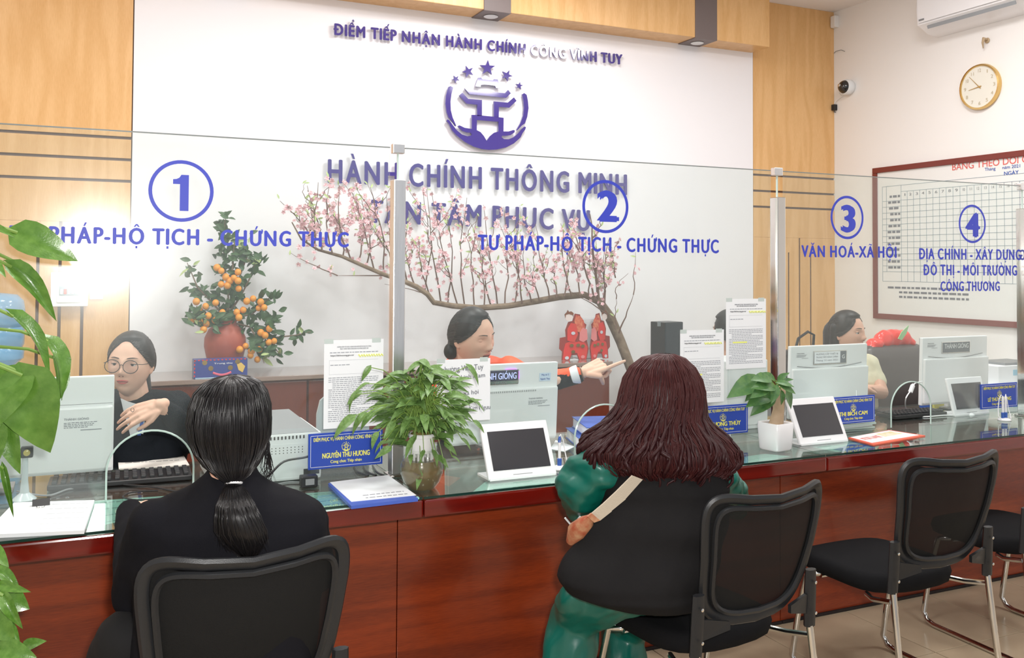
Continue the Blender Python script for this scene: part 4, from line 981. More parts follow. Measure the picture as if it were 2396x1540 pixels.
# stack of papers with a black binder clip
P_ = [(33, 1176), (221, 1170), (197, 1241), (-40, 1252)]
t = flat_sheet(P_, 'stack of white papers held by a black binder clip at the left of the counter', 'paper_stack', th=.010, deco=deco_lines(6, mat('faint_ink', (.62, .64, .68), .8), .5, .95))
c = at(96, 1184, Z=ZT+.010); MB().world_poly([c+Vector((-.024, .006, .020)), c+Vector((.024, .006, .020)), c+Vector((.024, -.016, .002)), c+Vector((-.024, -.016, .002))], (0, .012, -.004)).build('binder_clip', PLB, t)
for s in (-1, 1): MB().tube([c+Vector((s*.012, -.012, .004)), c+Vector((s*.009, -.030, .003)), c+Vector((s*.004, -.034, .003)), c+Vector((s*.003, -.028, .003))], .001, 5).build('clip_wire', CHROME, t)
flat_sheet([(275, 1066), (425, 1058), (443, 1088), (278, 1097)], 'cream printed form with dark marks behind the keyboard', m=PAPER2, th=.003, deco=deco_lines(3, PLB, .1, .9, .15, .6))
zu = .7482
flat_sheet([(222, 1172), (395, 1160), (395, 1196), (200, 1238)], 'pale green form lying under the counter glass by the clipped papers', m=mat('green_paper', (.62, .72, .68), .7), th=.0006, z=zu, deco=deco_lines(4))
flat_sheet([(285, 1205), (380, 1192), (378, 1205), (285, 1219)], 'narrow brown slip under the counter glass beside the black jacket', 'paper_slip', m=mat('brown_slip', (.40, .34, .28), .7), th=.0006, z=zu+.0008, deco=deco_lines(1))
flat_sheet([(640, 1160), (800, 1148), (900, 1180), (700, 1205)], 'pale form under the counter glass below the brochures', m=MC['green_paper'], th=.0006, z=zu, deco=deco_lines(5))
flat_sheet([(1135, 1128), (1330, 1112), (1390, 1124), (1105, 1152)], 'pale green sheet under the counter glass below the first tablet', m=MC['green_paper'], th=.0006, z=zu, deco=deco_lines(3))
flat_sheet([(1700, 1075), (1790, 1062), (1850, 1068), (1690, 1100)], 'pale form under the counter glass below the square planter', m=MC['green_paper'], th=.0006, z=zu, deco=deco_lines(3))
flat_sheet([(1895, 1045), (2010, 1030), (2110, 1040), (1960, 1058)], 'pale form under the counter glass below the red brochure', m=MC['green_paper'], th=.0006, z=zu, deco=deco_lines(3))
flat_sheet([(1950, 1052), (1990, 1040), (2030, 1042), (1985, 1058)], 'small blue slip under the counter glass near the red brochure', 'paper_slip', m=PLATEB, th=.0006, z=zu+.0008)
flat_sheet([(1018, 1122), (1040, 1112), (1078, 1118), (1050, 1138)], 'orange leaflet under the counter glass right of the vase', 'leaflet', m=mat('leaflet_orange', (.75, .12, .05), .6), th=.0006, z=zu)
# brochure stack
t = flat_sheet([(768, 1131), (905, 1112), (978, 1166), (822, 1184)], 'stack of blue brochures topped by a white sheet left of the vase plant', 'brochure_stack', m=mat('brochure_blue', (.06, .12, .50), .4), th=.010, cat='brochures')
P = [at(x, y, Z=ZT+.012) for x, y in [(772, 1128), (908, 1111), (974, 1158), (822, 1173)]]
MB().world_poly([(p.x, p.y, ZT+.010) for p in P], (0, 0, .0012)).build('top_sheet', PAPER, t)
P = [at(x, y, Z=ZT+.006) for x, y in [(826, 1180), (978, 1163), (981, 1166), (828, 1184)]]; MB().world_poly([(p.x, p.y, ZT+.003) for p in P], (0, 0, .005)).build('brochure_edge', mat('brochure_green', (.30, .62, .62), .4), t)
P = [at(x, y, Z=ZT+.012) for x, y in [(772, 1128), (908, 1111), (974, 1158), (822, 1173)]]; deco_lines(2, INK, .25, .9, .78, .9)(t, P, ZT+.0112)
# red brochure
def dred(t, P, z):
    for (u0, u1, v0, v1, m) in ((.05, .45, .3, .6, 'print_red3'), (.5, .92, .15, .6, 'print_ochre')):
        mm = MC.get(m) or mat(m, (.62, .05, .04) if m == 'print_red3' else (.70, .60, .25), .5, vary=(50, (.8, .75, .7)))
        q = [lerp4(P, u0, v0), lerp4(P, u1, v0), lerp4(P, u1, v1), lerp4(P, u0, v1)]; MB().world_poly([(p.x, p.y, z) for p in q], (0, 0, .0003)).build('print_block', mm, t)
t = flat_sheet([(1985, 1024), (2080, 1006), (2165, 1019), (2045, 1040)], 'orange red brochure lying right of the second tablet', 'brochure', m=mat('brochure_red', (.80, .13, .07), .4), th=.005, cat='brochures')
P = [at(x, y, Z=ZT+.006) for x, y in [(1990, 1023), (2080, 1007), (2150, 1018), (2040, 1036)]]; MB().world_poly([(p.x, p.y, ZT+.005) for p in P], (0, 0, .001)).build('cover', PAPER, t); dred(t, P, ZT+.006)
# pens on stands
def penstand(px, py, n, label, Y=None):
    c = at(px, py, Z=ZT); t = thing('pen_stand', label, 'pen holder', tuple(c), 'blue and white pens on stands')
    MB().lathe([(.030, 0), (.032, .004), (.026, .010), (.012, .014)], c, 20).build('base', PLWB, t, True)
    for k in range(n):
        o = c+Vector(((k-(n-1)/2)*.020, 0, 0)); 
        MB().lathe([(.008, .010), (.0085, .038), (.006, .040)], o, 12).build('socket', BLUEB, t, True)
        p = MB().lathe([(.005, .036), (.0055, .045), (.0055, .105), (.005, .112)], o, 12).build('pen', PLWB, t, True)
        MB().lathe([(.0057, .098), (.0057, .112), (.003, .120)], o, 10).build('pen_cap', BLUEB if n == 1 else PLWB, p, True)
        s = 1 if k == n-1 else -1
        MB().tube([o+Vector((0, 0, .118)), o+Vector((s*.006, .004, .126)), o+Vector((s*.018, .006, .105)), o+Vector((s*.026, .006, .06)), o+Vector((s*.032, .0, .025)), o+Vector((s*.024, -.01, .008))], .0022, 6).build('cord', PLWB, t, True)
    return t
penstand(1309, 1098, 1, 'single blue and white pen on a stand right of the first tablet')
penstand(1690, 1034, 2, 'pair of white pens in front of the name plate by the wine red hair')
penstand(2350, 984, 2, 'pair of white pens in a blue stand before the far right name plate')
# books
c = at(1400, 1040, Z=ZT+.03)
for k, (dz0, h, lb, dx) in enumerate(((0, .045, 'lower thick white and blue book behind the arch opening of pane 2', 0), (.0455, .045, 'upper thick blue covered book behind the arch opening of pane 2', .03))):
    t = thing('book', lb, 'book', (c.x+.08+dx, 3.36, ZT+dz0), 'blue books behind the glass'); R = Matrix.Rotation(math.radians(-16), 3, 'Z')
    o = Vector((c.x+.085+dx, 3.40, ZT+dz0+h/2)); MB().box(o, (.20, .27, h-.006), R).build('pages', PAPER, t)
    for s in (-1, 1): MB().box(o+Vector((0, 0, s*(h/2-.0015))), (.21, .28, .003), R, .001).build('cover', BLUEB, t)
    MB().box(o+R @ Vector((.104, 0, 0)), (.003, .28, h), R).build('spine', BLUEB, t)
flat_sheet([(1288, 1050), (1300, 1030), (1345, 1045), (1320, 1056)], 'loose white paper behind the single pen', th=.002)
# binder stack at nameplate 3
c = at(2015, 1000, Z=ZT+.01)
t = thing('file_stack', 'stack of papers held by black binder clips behind the half hidden name plate', 'paper', (c.x, 3.33, ZT)); rnd = random.Random(2)
for k in range(7):
    o = Vector((c.x-.02+rnd.uniform(-.01, .01), 3.31+rnd.uniform(-.01, .01), ZT+.005+k*.0095)); MB().box(o, (.21, .20, .008), Matrix.Rotation(rnd.uniform(-.08, .08), 3, 'Z')).build('paper_bundle', PAPER if k % 2 else MC['green_paper'], t)
    MB().box(o+Vector((.10, -.05+.02*(k % 3), 0)), (.022, .032, .012), None, .002).build('binder_clip', PLB, t)
MB().world_poly([(c.x+.06, 3.30, ZT+.07), (c.x+.10, 3.34, ZT+.16), (c.x+.085, 3.36, ZT+.075)], (.001, -.001, 0)).build('raised_sheet', PAPER, t)
t = thing('yellow_sponge', 'yellow and blue packet under the far right monitor', 'packet', tuple(at(2185, 945, Z=ZT))); c = at(2185, 948, Z=ZT+.012); R = Matrix.Rotation(.3, 3, 'Z')
MB().box(c, (.12, .06, .024), R, .003).build('packet_body', mat('packet_yellow', (.80, .72, .10), .5), t); MB().box(c+Vector((-.05, .0, .001)), (.05, .062, .025), R, .003).build('packet_end', BLUEB, t)
cable([at(2158, 893, Y=3.42), at(2140, 898, Y=3.40), at(2130, 915, Y=3.38), at(2119, 935, Y=3.36), dz_(2122, 962), dz_(2150, 975), dz_(2210, 972), dz_(2236, 972)], .003, PLWB, 'white usb cable looping down behind the arch of pane 3')
t = thing('cable_ferrite', 'white ferrite bead on the looping usb cable', 'ferrite', tuple(at(2133, 910, Y=3.385))); a, b = at(2136, 902, Y=3.385), at(2130, 918, Y=3.385)
MB().tube([a, b], .011, 10).build('bead', PLWB, t); MB().tube([a.lerp(b, -.2), a], [.006, .009], 8).build('bead_collar', PLWB, t)
t = thing('monitor_prop', 'slanted pale plastic prop under the far right monitor', 'stand', tuple(at(2262, 975, Z=ZT)))
a = at(2243, 895, Y=3.40); b = at(2268, 968, Z=ZT+.006); MB().tube([a, b], [.006, .012], 8).build('prop_arm', PLW, t, True); MB().lathe([(.025, 0), (.022, .005), (.012, .012)], (b.x, b.y, ZT)).build('prop_base', PLW, t, True)
t = thing('webcam_stand', 'grey webcam pole with a flared foot in front of the left monitor', 'webcam', tuple(at(57, 1165, Z=ZT)))
c = at(57, 1168, Z=ZT); MB().lathe([(.036, 0), (.030, .006), (.014, .02), (.010, .06), (.009, .12), (.008, .135)], c, 16).build('pole', mat('grey_clear', (.5, .56, .58), .2), t, True)
MB().box(c+Vector((.005, 0, .148)), (.036, .03, .034), None, .005).build('camera_head', PLB, t); MB().lathe([(.010, 0), (.010, .003), (.004, .004)], c+Vector((.005, -.015, .148)), 12, Matrix.Rotation(math.radians(90), 3, 'X')).build('lens', mat('lens_yellow', (.45, .38, .1), .2), t)
# ------------------------------------------------------------------ back right furniture
t = thing('side_cabinet', 'low white side cabinet against the right wall', 'cabinet', (5.35, 4.1, 0))
MB().span((5.06, 3.85, .0), (5.69, 4.4, .78), .004).build('carcass', PLW, t); MB().span((5.045, 3.87, .05), (5.06, 4.38, .75), .003).build('door', PLW, t)
t = thing('carton', 'white carton with a blue print at the far right behind the partition', 'box', (5.35, 4.1, .78))
MB().span((5.12, 3.93, .781), (5.5, 4.19, .90), .002).build('carton_body', PAPER, t); MB().span((5.25, 3.9285, .84), (5.33, 3.93, .875)).build('print_mark', mat('pale_cyan', (.35, .6, .75), .5), t)
MB().span((5.22, 3.96, .90), (5.5, 4.16, .915), .002).build('black_lid', PLG, t)
# office chair
c = at(2108, 850, Y=4.12); t = thing('office_chair', 'dark grey leather office chair behind the woman in cream', 'chair', (c.x, 4.12, 0)); LEA = mat('grey_leather', (.075, .065, .065), .38, bump=(20, .3))
bk = MB(); rings = []
for z, w, d in ((.55, .20, .05), (.62, .25, .07), (.80, .27, .08), (.95, .265, .08), (1.01, .25, .07), (1.035, .20, .04)):
    rings.append([Vector((c.x+w*math.copysign(abs(math.cos(q))**.5, math.cos(q)), 4.14+.1*(z-.5)+d*math.copysign(abs(math.sin(q))**.6, math.sin(q)), z)) for q in [k*2*math.pi/24 for k in range(24)]])
bk.ring(rings).build('backrest', LEA, t, True, 60)
MB().box((c.x, 3.97, .47), (.50, .48, .10), None, .04).build('seat', LEA, t, True)
for s in (-1, 1): MB().tube([(c.x+s*.27, 4.18, .62), (c.x+s*.30, 4.08, .68), (c.x+s*.29, 3.86, .68), (c.x+s*.27, 3.84, .5)], .018, 8).build('armrest', PLB, t, True)
MB().tube([(c.x, 3.98, .42), (c.x, 3.98, .08)], .03, 12).build('gas_lift', CHROME, t)
for k in range(5): q = k*1.2566; MB().tube([(c.x, 3.98, .10), (c.x+.28*math.cos(q), 3.98+.28*math.sin(q), .07)], [.028, .018], 8).build('base_arm', PLB, t); MB().ell((c.x+.28*math.cos(q), 3.98+.28*math.sin(q), .031), (.03, .03, .03), 10, 6).build('caster', PLB, t)
mb = MB(); z_ = 1.05
rb = at(2088, 803, Y=4.16)
for dx, dz, r in ((-.13, .0, .05), (-.04, .025, .07), (.05, .03, .075), (.13, .03, .065), (.19, .0, .04), (-.18, -.03, .03)): mb.ell(rb+Vector((dx*.9, .03, dz-.005)), (r, .05, r*.8))
t = thing('red_bag', 'crumpled red plastic bag with a green print behind the grey chair', 'bag', tuple(rb)); rbm = mat('red_plastic', (.80, .045, .035), .3, coat=.3)
b_ = remesh(mb, 'bag_body', rbm, .012, 2, t, disp=lambda p: .010*noise.noise(p*22))
MB().world_poly([rb+Vector((.0, -.045, .03)), rb+Vector((.03, -.045, .07)), rb+Vector((.09, -.045, .11)), rb+Vector((.07, -.045, .06)), rb+Vector((.03, -.045, .02))], (0, .004, 0)).build('green_print', mat('print_green', (.32, .55, .28), .6), t)
t = thing('filing_cabinet', 'low grey filing cabinet near the oak panel behind the right monitors', 'cabinet', (4.55, 4.7, 0))
hb = at(1882, 812, Y=4.6); MB().span((hb.x-.25, 4.45, 0), (hb.x+.25, 4.85, .72), .004).build('carcass', PLG, t)
for k in range(2): MB().span((hb.x-.24, 4.437, .03+.35*k), (hb.x+.24, 4.45, .35+.35*k), .003).build('drawer', PLG, t)
t = thing('handbag', 'black handbag whose handle shows above the monitor with the note', 'bag', (hb.x, 4.6, .72)); k_ = .722
MB().box((hb.x, 4.6, k_+.13), (.30, .12, .26), None, .03).build('bag_body', PLB, t); MB().tube([(hb.x-.08, 4.6, k_+.24), (hb.x-.05, 4.6, k_+.33), (hb.x+.03, 4.6, k_+.372), (hb.x+.08, 4.6, k_+.35), (hb.x+.07, 4.6, k_+.24)], .009, 8).build('handle', PLB, t, True)
# ------------------------------------------------------------------ plants
LB = leafmesh('leaf', LEAF, 1, .72, .10, .22, 8)
LB2 = leafmesh('leaf', LEAF, 1, .55, .32, .45, 8, wave=.5)
LS = leafmesh('leaf', LEAF2, 1, .46, .16, .45, 6)
LK = leafmesh('leaf', LEAFD, 1, .42, .15, .2, 4, heart=False)
LK2 = leafmesh('leaf', PALEG, 1, .32, .15, .2, 4, heart=False)
LM = leafmesh('leaf', mat('money_leaf', (.045, .14, .04), .4, vary=(8, (.09, .20, .05))), 1, .42, .12, .35, 6, heart=False)
# big pothos at the left: (base px, tip px, width px, Y, up-tilt, mesh)
BP = [((42, 545), (178, 602), 88, 2.62, .8, LB), ((-25, 528), (32, 545), 24, 2.60, .5, LB), ((28, 626), (142, 722), 54, 2.64, .5, LB2),
      ((45, 618), (98, 655), 34, 2.66, -.3, LB), ((32, 742), (150, 850), 44, 2.60, .3, LB2), ((112, 800), (184, 905), 60, 2.66, .1, LB2),
      ((130, 840), (158, 950), 48, 2.70, -.5, LB2), ((52, 880), (100, 1064), 165, 2.55, .9, LB), ((45, 872), (-30, 1000), 110, 2.56, .9, LB),
      ((4, 975), (38, 1110), 62, 2.60, .6, LB), ((-10, 1000), (-40, 1120), 80, 2.6, .5, LB), ((-20, 610), (14, 640), 26, 2.6, .3, LB),
      ((8, 1098), (30, 1205), 18, 2.62, .3, LB2),
      ((-20, 1282), (18, 1322), 36, 2.50, .5, LB), ((-8, 1335), (50, 1372), 34, 2.50, .4, LB2), ((0, 1368), (64, 1384), 26, 2.46, .8, LB),
      ((-10, 1385), (62, 1425), 82, 2.50, .8, LB), ((8, 1395), (43, 1468), 34, 2.44, .6, LB2), ((-25, 1440), (26, 1500), 80, 2.46, .9, LB), ((55, 1515), (98, 1497), 34, 2.46, .6, LB),
      ((0, 1520), (78, 1538), 62, 2.44, .8, LB), ((-10, 1480), (20, 1545), 50, 2.48, .5, LB), ((20, 1460), (45, 1500), 22, 2.5, .4, LB)]
px0 = -.60; org = (px0, 2.50, 0)
t = thing('potted_pothos', 'large pothos at the left edge whose big heart shaped leaves hang before the glass', 'plant', org)
MB().lathe([(.10, .0), (.13, .02), (.16, .30), (.17, .32), (.155, .325), (.15, .29)], (px0, 2.50, 0), 28).build('pot', TERRA, t, True)
MB().lathe([(.01, .285), (.148, .285), (.148, .29)], (px0, 2.50, 0), 20).build('soil', BARK, t)
MB().tube([(px0, 2.5, .28), (px0+.01, 2.5, .9), (px0, 2.5, 1.62)], .022, 10).build('moss_pole', BARK, t)
for (b, tp, w, Y, ti, me) in BP:
    A = at(*b, Y=Y); B = at(*tp, Y=Y-.04); L = (B-A).length; pw = w/ppm(b[0], Y)
    d = (B-A).normalized(); n = (-HD*abs(ti)+Vector((0, 0, 1))*(1-abs(ti)*.8)) if ti >= 0 else (-HD*.3+HR*.8)
    o = place(me, 'leaf', t, A, d, n, L, pw/(.72 if me is LB else .55))
    # petiole back to the pole
    pz = min(1.55, A.z+.06) if A.z > .7 else A.z+.12
    tgt = Vector((px0+.02, 2.5, max(.45, pz))); mid = A.lerp(tgt, .5)+Vector((0, 0, .05))
    pts = [A-d*.002]+[A.lerp(mid, k/4) for k in (1, 2, 3)]+[mid.lerp(tgt, k/3) for k in (0, 1, 2, 3)]
    pts[1] = pts[1]+Vector((0, 0, .01))
    MB().tube(pts, .0045, 6).build('petiole', STEMM, t, True)
rnd = random.Random(77)
for k in range(26):      # the side of the plant beyond the frame
    z = .45+1.15*(k/26)+rnd.uniform(-.03, .03); a = rnd.uniform(.5, 2*math.pi-1.6)+.9; dr = Vector((math.cos(a), math.sin(a), 0))
    if dr.x > .3: dr.x *= -1
    A = Vector((px0, 2.5, z))+dr*rnd.uniform(.08, .15)+Vector((0, 0, .05)); L = rnd.uniform(.11, .18)
    if A.y > 2.72: A.y = 2.72
    place(LB if k % 3 else LB2, 'leaf', t, A, dr+Vector((0, 0, -.7)), dr*.6+Vector((0, -.4, .8)), L, L); MB().tube([(px0, 2.5, z-.04), A.lerp(Vector((px0, 2.5, z)), .5)+Vector((0, 0, .02)), A], .004, 6).build('petiole', STEMM, t, True)
# vase plant
vc = at(987, 1138, Z=ZT); vc.y = max(vc.y, 2.95); vc = Vector((1.03, 2.955, ZT)); org = tuple(vc)
t = thing('vase_plant', 'bushy pothos in a white net cup set in a round glass vase of brown water', 'plant', org)
VP = [(.030, 0), (.045, .0), (.060, .02), (.071, .05), (.072, .075), (.062, .105), (.050, .122), (.054, .132)]
v = MB().lathe(VP, vc, 32); v.f = v.f[:-1]; v.build('glass_vase', VASEG, t, True)
MB().lathe([(.02, .004)]+[(r-.004, z) for r, z in VP[1:5]]+[(.063, .095), (.01, .0955)], vc, 28).build('water', WATER, t, True)
cupb = MB().lathe([(.036, .118), (.040, .135), (.041, .168), (.045, .170), (.047, .180), (.044, .183), (.038, .180)], vc, 28).build('net_cup', PLWB, t, True)
for k in range(14): a = k*.449; MB().box(vc+Vector((.036*math.cos(a), .036*math.sin(a), .107)), (.006, .006, .026)).build('cup_rib', PLWB, cupb)
MB().lathe([(.001, .174), (.040, .174), (.038, .182), (.01, .196), (.001, .198)], vc, 18).build('moss', mat('moss', (.22, .16, .05), .9, vary=(60, (.30, .26, .08)), bump=(90, 1)), t, True)
rnd = random.Random(21); stems = MB(); crown = vc+Vector((0, 0, .19)); cnt = 0
def vp_leaf(tip, s, droop=0, back=None):
    d = (tip-crown); h = Vector((d.x, d.y, 0)); hn = h.normalized() if h.length > .01 else Vector((rnd.uniform(-1, 1), -1, 0)).normalized()
    dirv = (hn*.75+Vector((0, 0, .15-droop+rnd.uniform(-.35, .25)))+Vector((rnd.uniform(-.3, .3), rnd.uniform(-.3, .3), 0))).normalized()
    base = tip-dirv*s*.7
    place(LS, 'leaf', t, base, dirv, Vector((rnd.uniform(-.4, .4), -.45+rnd.uniform(-.4, .4), .9)), s, s*rnd.uniform(.85, 1.25))
    c0 = crown+Vector((rnd.uniform(-.02, .02), rnd.uniform(-.02, .02), 0)); m = c0.lerp(base, .45)+Vector((0, 0, .045+.03*rnd.random()))
    pts = [c0, c0.lerp(m, .55), m, m.lerp(base, .5)+Vector((0, 0, .012)), base]; stems.tube(pts, [.0022, .002, .0018, .0016, .0014], 5)
for k in range(258):
    while True:
        u, w = rnd.uniform(-1, 1), rnd.uniform(-1, 1)
        if u*u+w*w < 1 and (w > -.55 or abs(u) > .5): break
    rr = .165; y = rnd.uniform(-1, 1)*math.sqrt(max(0, 1-u*u-w*w))*.15
    tip = crown+HR*(u*(.165+.02*(w > 0)))+Vector((0, 0, .088+w*.145))+HD*(y-.01)
    if tip.z < ZT+.02: continue
    if tip.y > 3.13: tip.y = 3.13-rnd.random()*.05
    vp_leaf(tip, rnd.uniform(.045, .078))
for p, s in (((792, 1002), .085), ((826, 995), .07), ((850, 985), .06), ((812, 950), .06), ((830, 910), .06), ((822, 930), .055), ((850, 880), .05), ((1120, 880), .07), ((1128, 945), .06), ((1130, 1000), .05), ((1118, 1030), .045), ((1100, 1040), .045), ((1040, 1078), .055), ((1062, 1052), .05), ((1025, 1075), .05), ((1045, 1090), .04), ((978, 1128), .05), ((990, 1100), .045), ((960, 1075), .04), ((985, 1068), .035), ((890, 1060), .055), ((880, 1045), .045), ((950, 1050), .07), ((945, 1000), .07), ((905, 1010), .06), ((870, 1035), .05), ((1075, 1075), .035), ((1108, 1015), .04), ((1085, 1000), .05), ((1060, 990), .06)):
    tip = at(*p, Y=2.955-.07); vp_leaf(tip, s, .6)
stems.build('petioles', STEMM, t, True, kind='stuff')
# money tree in the square pot
pc = at(1812, 1050, Z=ZT); pc = Vector((2.575, 3.0, ZT)); t = thing('money_tree', 'small money tree with a thick trunk in a glossy white square pot', 'plant', tuple(pc))
R = Matrix.Rotation(math.radians(10), 3, 'Z')
mb = MB(); rings = []
def sqr(w, z, e=.22): return [pc+R @ Vector((w*math.copysign(abs(math.cos(q))**e, math.cos(q)), w*math.copysign(abs(math.sin(q))**e, math.sin(q)), z)) for q in [k*2*math.pi/32+.1 for k in range(32)]]
mb.ring([sqr(.044, 0), sqr(.049, .006), sqr(.052, .05), sqr(.055, .108), sqr(.053, .112), sqr(.048, .108), sqr(.047, .095)]).build('square_pot', PLWB, t, True)
MB().ring([sqr(.046, .094), sqr(.046, .10)]).build('soil', BARK, t)
tr = MB(); cap(tr, pc+Vector((.0, 0, .09)), .030, pc+Vector((.015, 0, .15)), .022); cap(tr, pc+Vector((.015, 0, .15)), .022, pc+Vector((.018, 0, .235)), .028); cap(tr, pc+Vector((-.018, 0, .095)), .016, pc+Vector((.0, 0, .16)), .012); cap(tr, pc+Vector((.03, .01, .095)), .016, pc+Vector((.03, 0, .21)), .016)
remesh(tr, 'trunk', mat('pale_trunk', (.42, .30, .19), .7, vary=(18, (.50, .37, .25)), bump=(40, .5)), .005, 2, t)
rnd = random.Random(5); mb = MB()
for (b, tp) in (((1785, 885), (1732, 905)), ((1790, 885), (1763, 920)), ((1800, 905), (1772, 918)), ((1808, 920), (1770, 930)), ((1808, 925), (1772, 955)), ((1812, 920), (1800, 950)), ((1815, 895), (1850, 895)), ((1820, 900), (1858, 910)), ((1830, 905), (1863, 945)), ((1815, 890), (1795, 872)), ((1818, 892), (1835, 875)), ((1822, 905), (1845, 925)), ((1815, 905), (1785, 895)), ((1825, 895), (1845, 885)), ((1812, 912), (1790, 935)), ((1828, 912), (1835, 940)), ((1818, 900), (1812, 930)), ((1805, 888), (1780, 878))):
    Yk = 2.985+rnd.uniform(-.05, .03); A = at(*b, Y=Yk); B = at(*tp, Y=Yk-rnd.uniform(0, .04)); L = (B-A).length*1.25
    place(LM, 'leaf', t, A, B-A, Vector((rnd.uniform(-.3, .3), -.7, .7)), L, L*1.15); tp_ = pc+Vector((.018, 0, .24)); mb.tube([tp_, tp_.lerp(A, .5)+Vector((0, 0, .012)), A], .002, 5)
mb.build('leaf_stalks', STEMM, t, True, kind='stuff')
# ------------------------------------------------------------------ kumquat tree
KY = 5.70; kc = at(526, 860, Y=KY); kc.z = ZC
t = thing('kumquat_tree', 'kumquat tree full of orange fruit in a round terracotta jar on the cabinet', 'plant', tuple(kc))
MB().lathe([(.06, 0), (.072, .012), (.105, .09), (.120, .16), (.118, .21), (.095, .26), (.066, .285), (.062, .30), (.072, .31), (.066, .314), (.055, .30)], kc, 32).build('jar', TERRA, t, True)
MB().lathe([(.01, .29), (.057, .29), (.056, .296)], kc, 16).build('soil', BARK, t)
BR = [([(530, 760), (535, 705), (528, 640), (522, 570), (528, 500)], .0), ([(530, 745), (500, 712), (462, 672), (438, 615)], -.05), ([(535, 735), (565, 690), (590, 640), (602, 600)], .05),
      ([(545, 745), (590, 735), (622, 705), (632, 695)], -.05), ([(545, 755), (585, 765), (605, 800), (618, 850)], -.12), ([(590, 770), (640, 790), (690, 785), (728, 776)], -.12),
      ([(530, 745), (500, 735), (465, 735), (448, 750)], -.10), ([(540, 705), (560, 650), (578, 600), (562, 570)], .0), ([(600, 800), (640, 810), (655, 830)], -.15), ([(610, 790), (625, 760), (640, 735)], -.10), ([(535, 740), (500, 755), (480, 762)], -.13), ([(535, 690), (545, 620), (548, 565)], -.06)]
rnd = random.Random(9); wood = MB(); brp = []
for pix, dy in BR:
    pts = [at(x, y, Y=KY+dy*(k/(len(pix)-1))) for k, (x, y) in enumerate(pix)]; wood.tube(pts, [.008]+[.005]*(len(pts)-2)+[.002], 6); brp.append(pts)
wood.tube([kc+Vector((0, 0, .28)), brp[0][0], brp[0][1]], .009, 8); wood.build('branches', BARK, t, True)
nl = 0; xl = MB()
wts = [92, 50, 36, 34, 50, 20, 46, 40, 34, 22, 40, 28]; oo = list(zip(brp, wts))
tot = [(pts, k) for pts, n in oo for k in range(n)]; rnd.shuffle(tot)
for pts, k in tot:
    for _1 in (0,):
        u = rnd.random()**.8*(len(pts)-1); i = min(int(u), len(pts)-2); p = pts[i].lerp(pts[i+1], u-i)
        p = p+Vector((rnd.gauss(0, .022), rnd.gauss(0, .03), rnd.gauss(0, .020))); d = Vector((rnd.gauss(0, 1), rnd.gauss(-.2, .6), rnd.gauss(.3, .8))).normalized()
        s = rnd.uniform(.05, .078); last = u > len(pts)-1.35
        if nl >= 300:
            M = frame(d, Vector((rnd.gauss(0, .5), -1, rnd.gauss(.4, .5)))); xl.add([M @ Vector((v_.co.x*s, v_.co.y*s*1.1, v_.co.z*s))+p for v_ in LK.vertices], [tuple(q.vertices) for q in LK.polygons])
        else: place(LK2 if (last and rnd.random() < .55) else LK, 'leaf', t, p, d, Vector((rnd.gauss(0, .5), -1, rnd.gauss(.4, .5))), s, s*1.1); nl += 1
xl.build('more_leaves', LEAFD, t, True, kind='stuff')
fm = MB().ell((0, 0, 0), (.0195, .0195, .0205), 12, 8).mesh('fruit', ORANGE, True, 180)
for (x, y) in ((395, 537), (432, 565), (470, 617), (430, 680), (505, 650), (540, 625), (575, 650), (580, 718), (575, 575), (218, 828), (243, 897), (297, 868), (383, 838), (441, 920), (197, 978), (248, 995), (305, 1020), (378, 988), (320, 950), (280, 1068), (565, 920), (583, 965), (705, 803), (770, 832), (752, 885), (800, 880), (845, 1060), (808, 1118), (770, 1095), (840, 1178), (885, 1168), (760, 1238), (690, 1255), (683, 1290), (590, 1240), (640, 1210), (742, 1325), (620, 900), (650, 825), (485, 690)):
    place(fm, 'kumquat', t, at(400+x/3.667, 480+y/3.667, Y=KY-.09-rnd.random()*.04), (1, 0, 0), (0, 0, 1), rnd.uniform(.92, 1.1))
# ------------------------------------------------------------------ peach blossom branch
BY = 5.52; foot = at(1535, 1010, Y=BY)
t = thing('peach_branch', 'long bare peach branch with pink blossom arching across the white wall', 'plant', (foot.x, BY, 0))
MB().lathe([(.10, .0), (.16, .03), (.19, .18), (.15, .36), (.09, .44), (.10, .47), (.085, .46)], (foot.x, BY, 0), 28).build('vase', mat('brown_vase', (.13, .06, .035), .3, coat=.4), t, True)
main = [(1535, 1010), (1505, 920), (1478, 868), (1452, 800), (1428, 745), (1402, 705), (1368, 690), (1310, 695), (1250, 706), (1190, 716), (1120, 721), (1060, 716), (1015, 708), (1000, 688), (975, 671), (945, 658), (900, 643), (850, 622), (800, 600), (745, 585), (705, 560), (683, 520)]
rad = [13, 13, 12, 12, 13, 10, 8, 8, 7.5, 7, 7, 6.5, 6, 6, 6, 5.5, 5, 4.5, 4, 3, 2.2, 1.4]
mp = [at(x, y, Y=BY+.16*math.sin(k*.35)) for k, (x, y) in enumerate(main)]
MB().tube([(foot.x, BY, .3)]+mp, [.03]+[r/ppm(m[0], BY) for r, m in zip(rad, main)], 9).build('branch', BARK, t, True)
rnd = random.Random(31); tw = MB(); blos = []; leafp = []
def env(x):
    E_ = [(650, 500), (683, 420), (715, 405), (800, 425), (880, 425), (960, 435), (1050, 440), (1150, 470), (1230, 500), (1300, 500), (1400, 540), (1450, 590), (1490, 620)]
    for (a, b), (c, d) in zip(E_, E_[1:]):
        if a <= x <= c: return b+(d-b)*(x-a)/(c-a)
    return 500
def ybr(x):
    for (a, b), (c, d) in zip(main[4:], main[5:]):
        if c <= x <= a: return d+(b-d)*(x-c)/(a-c)
    return 650
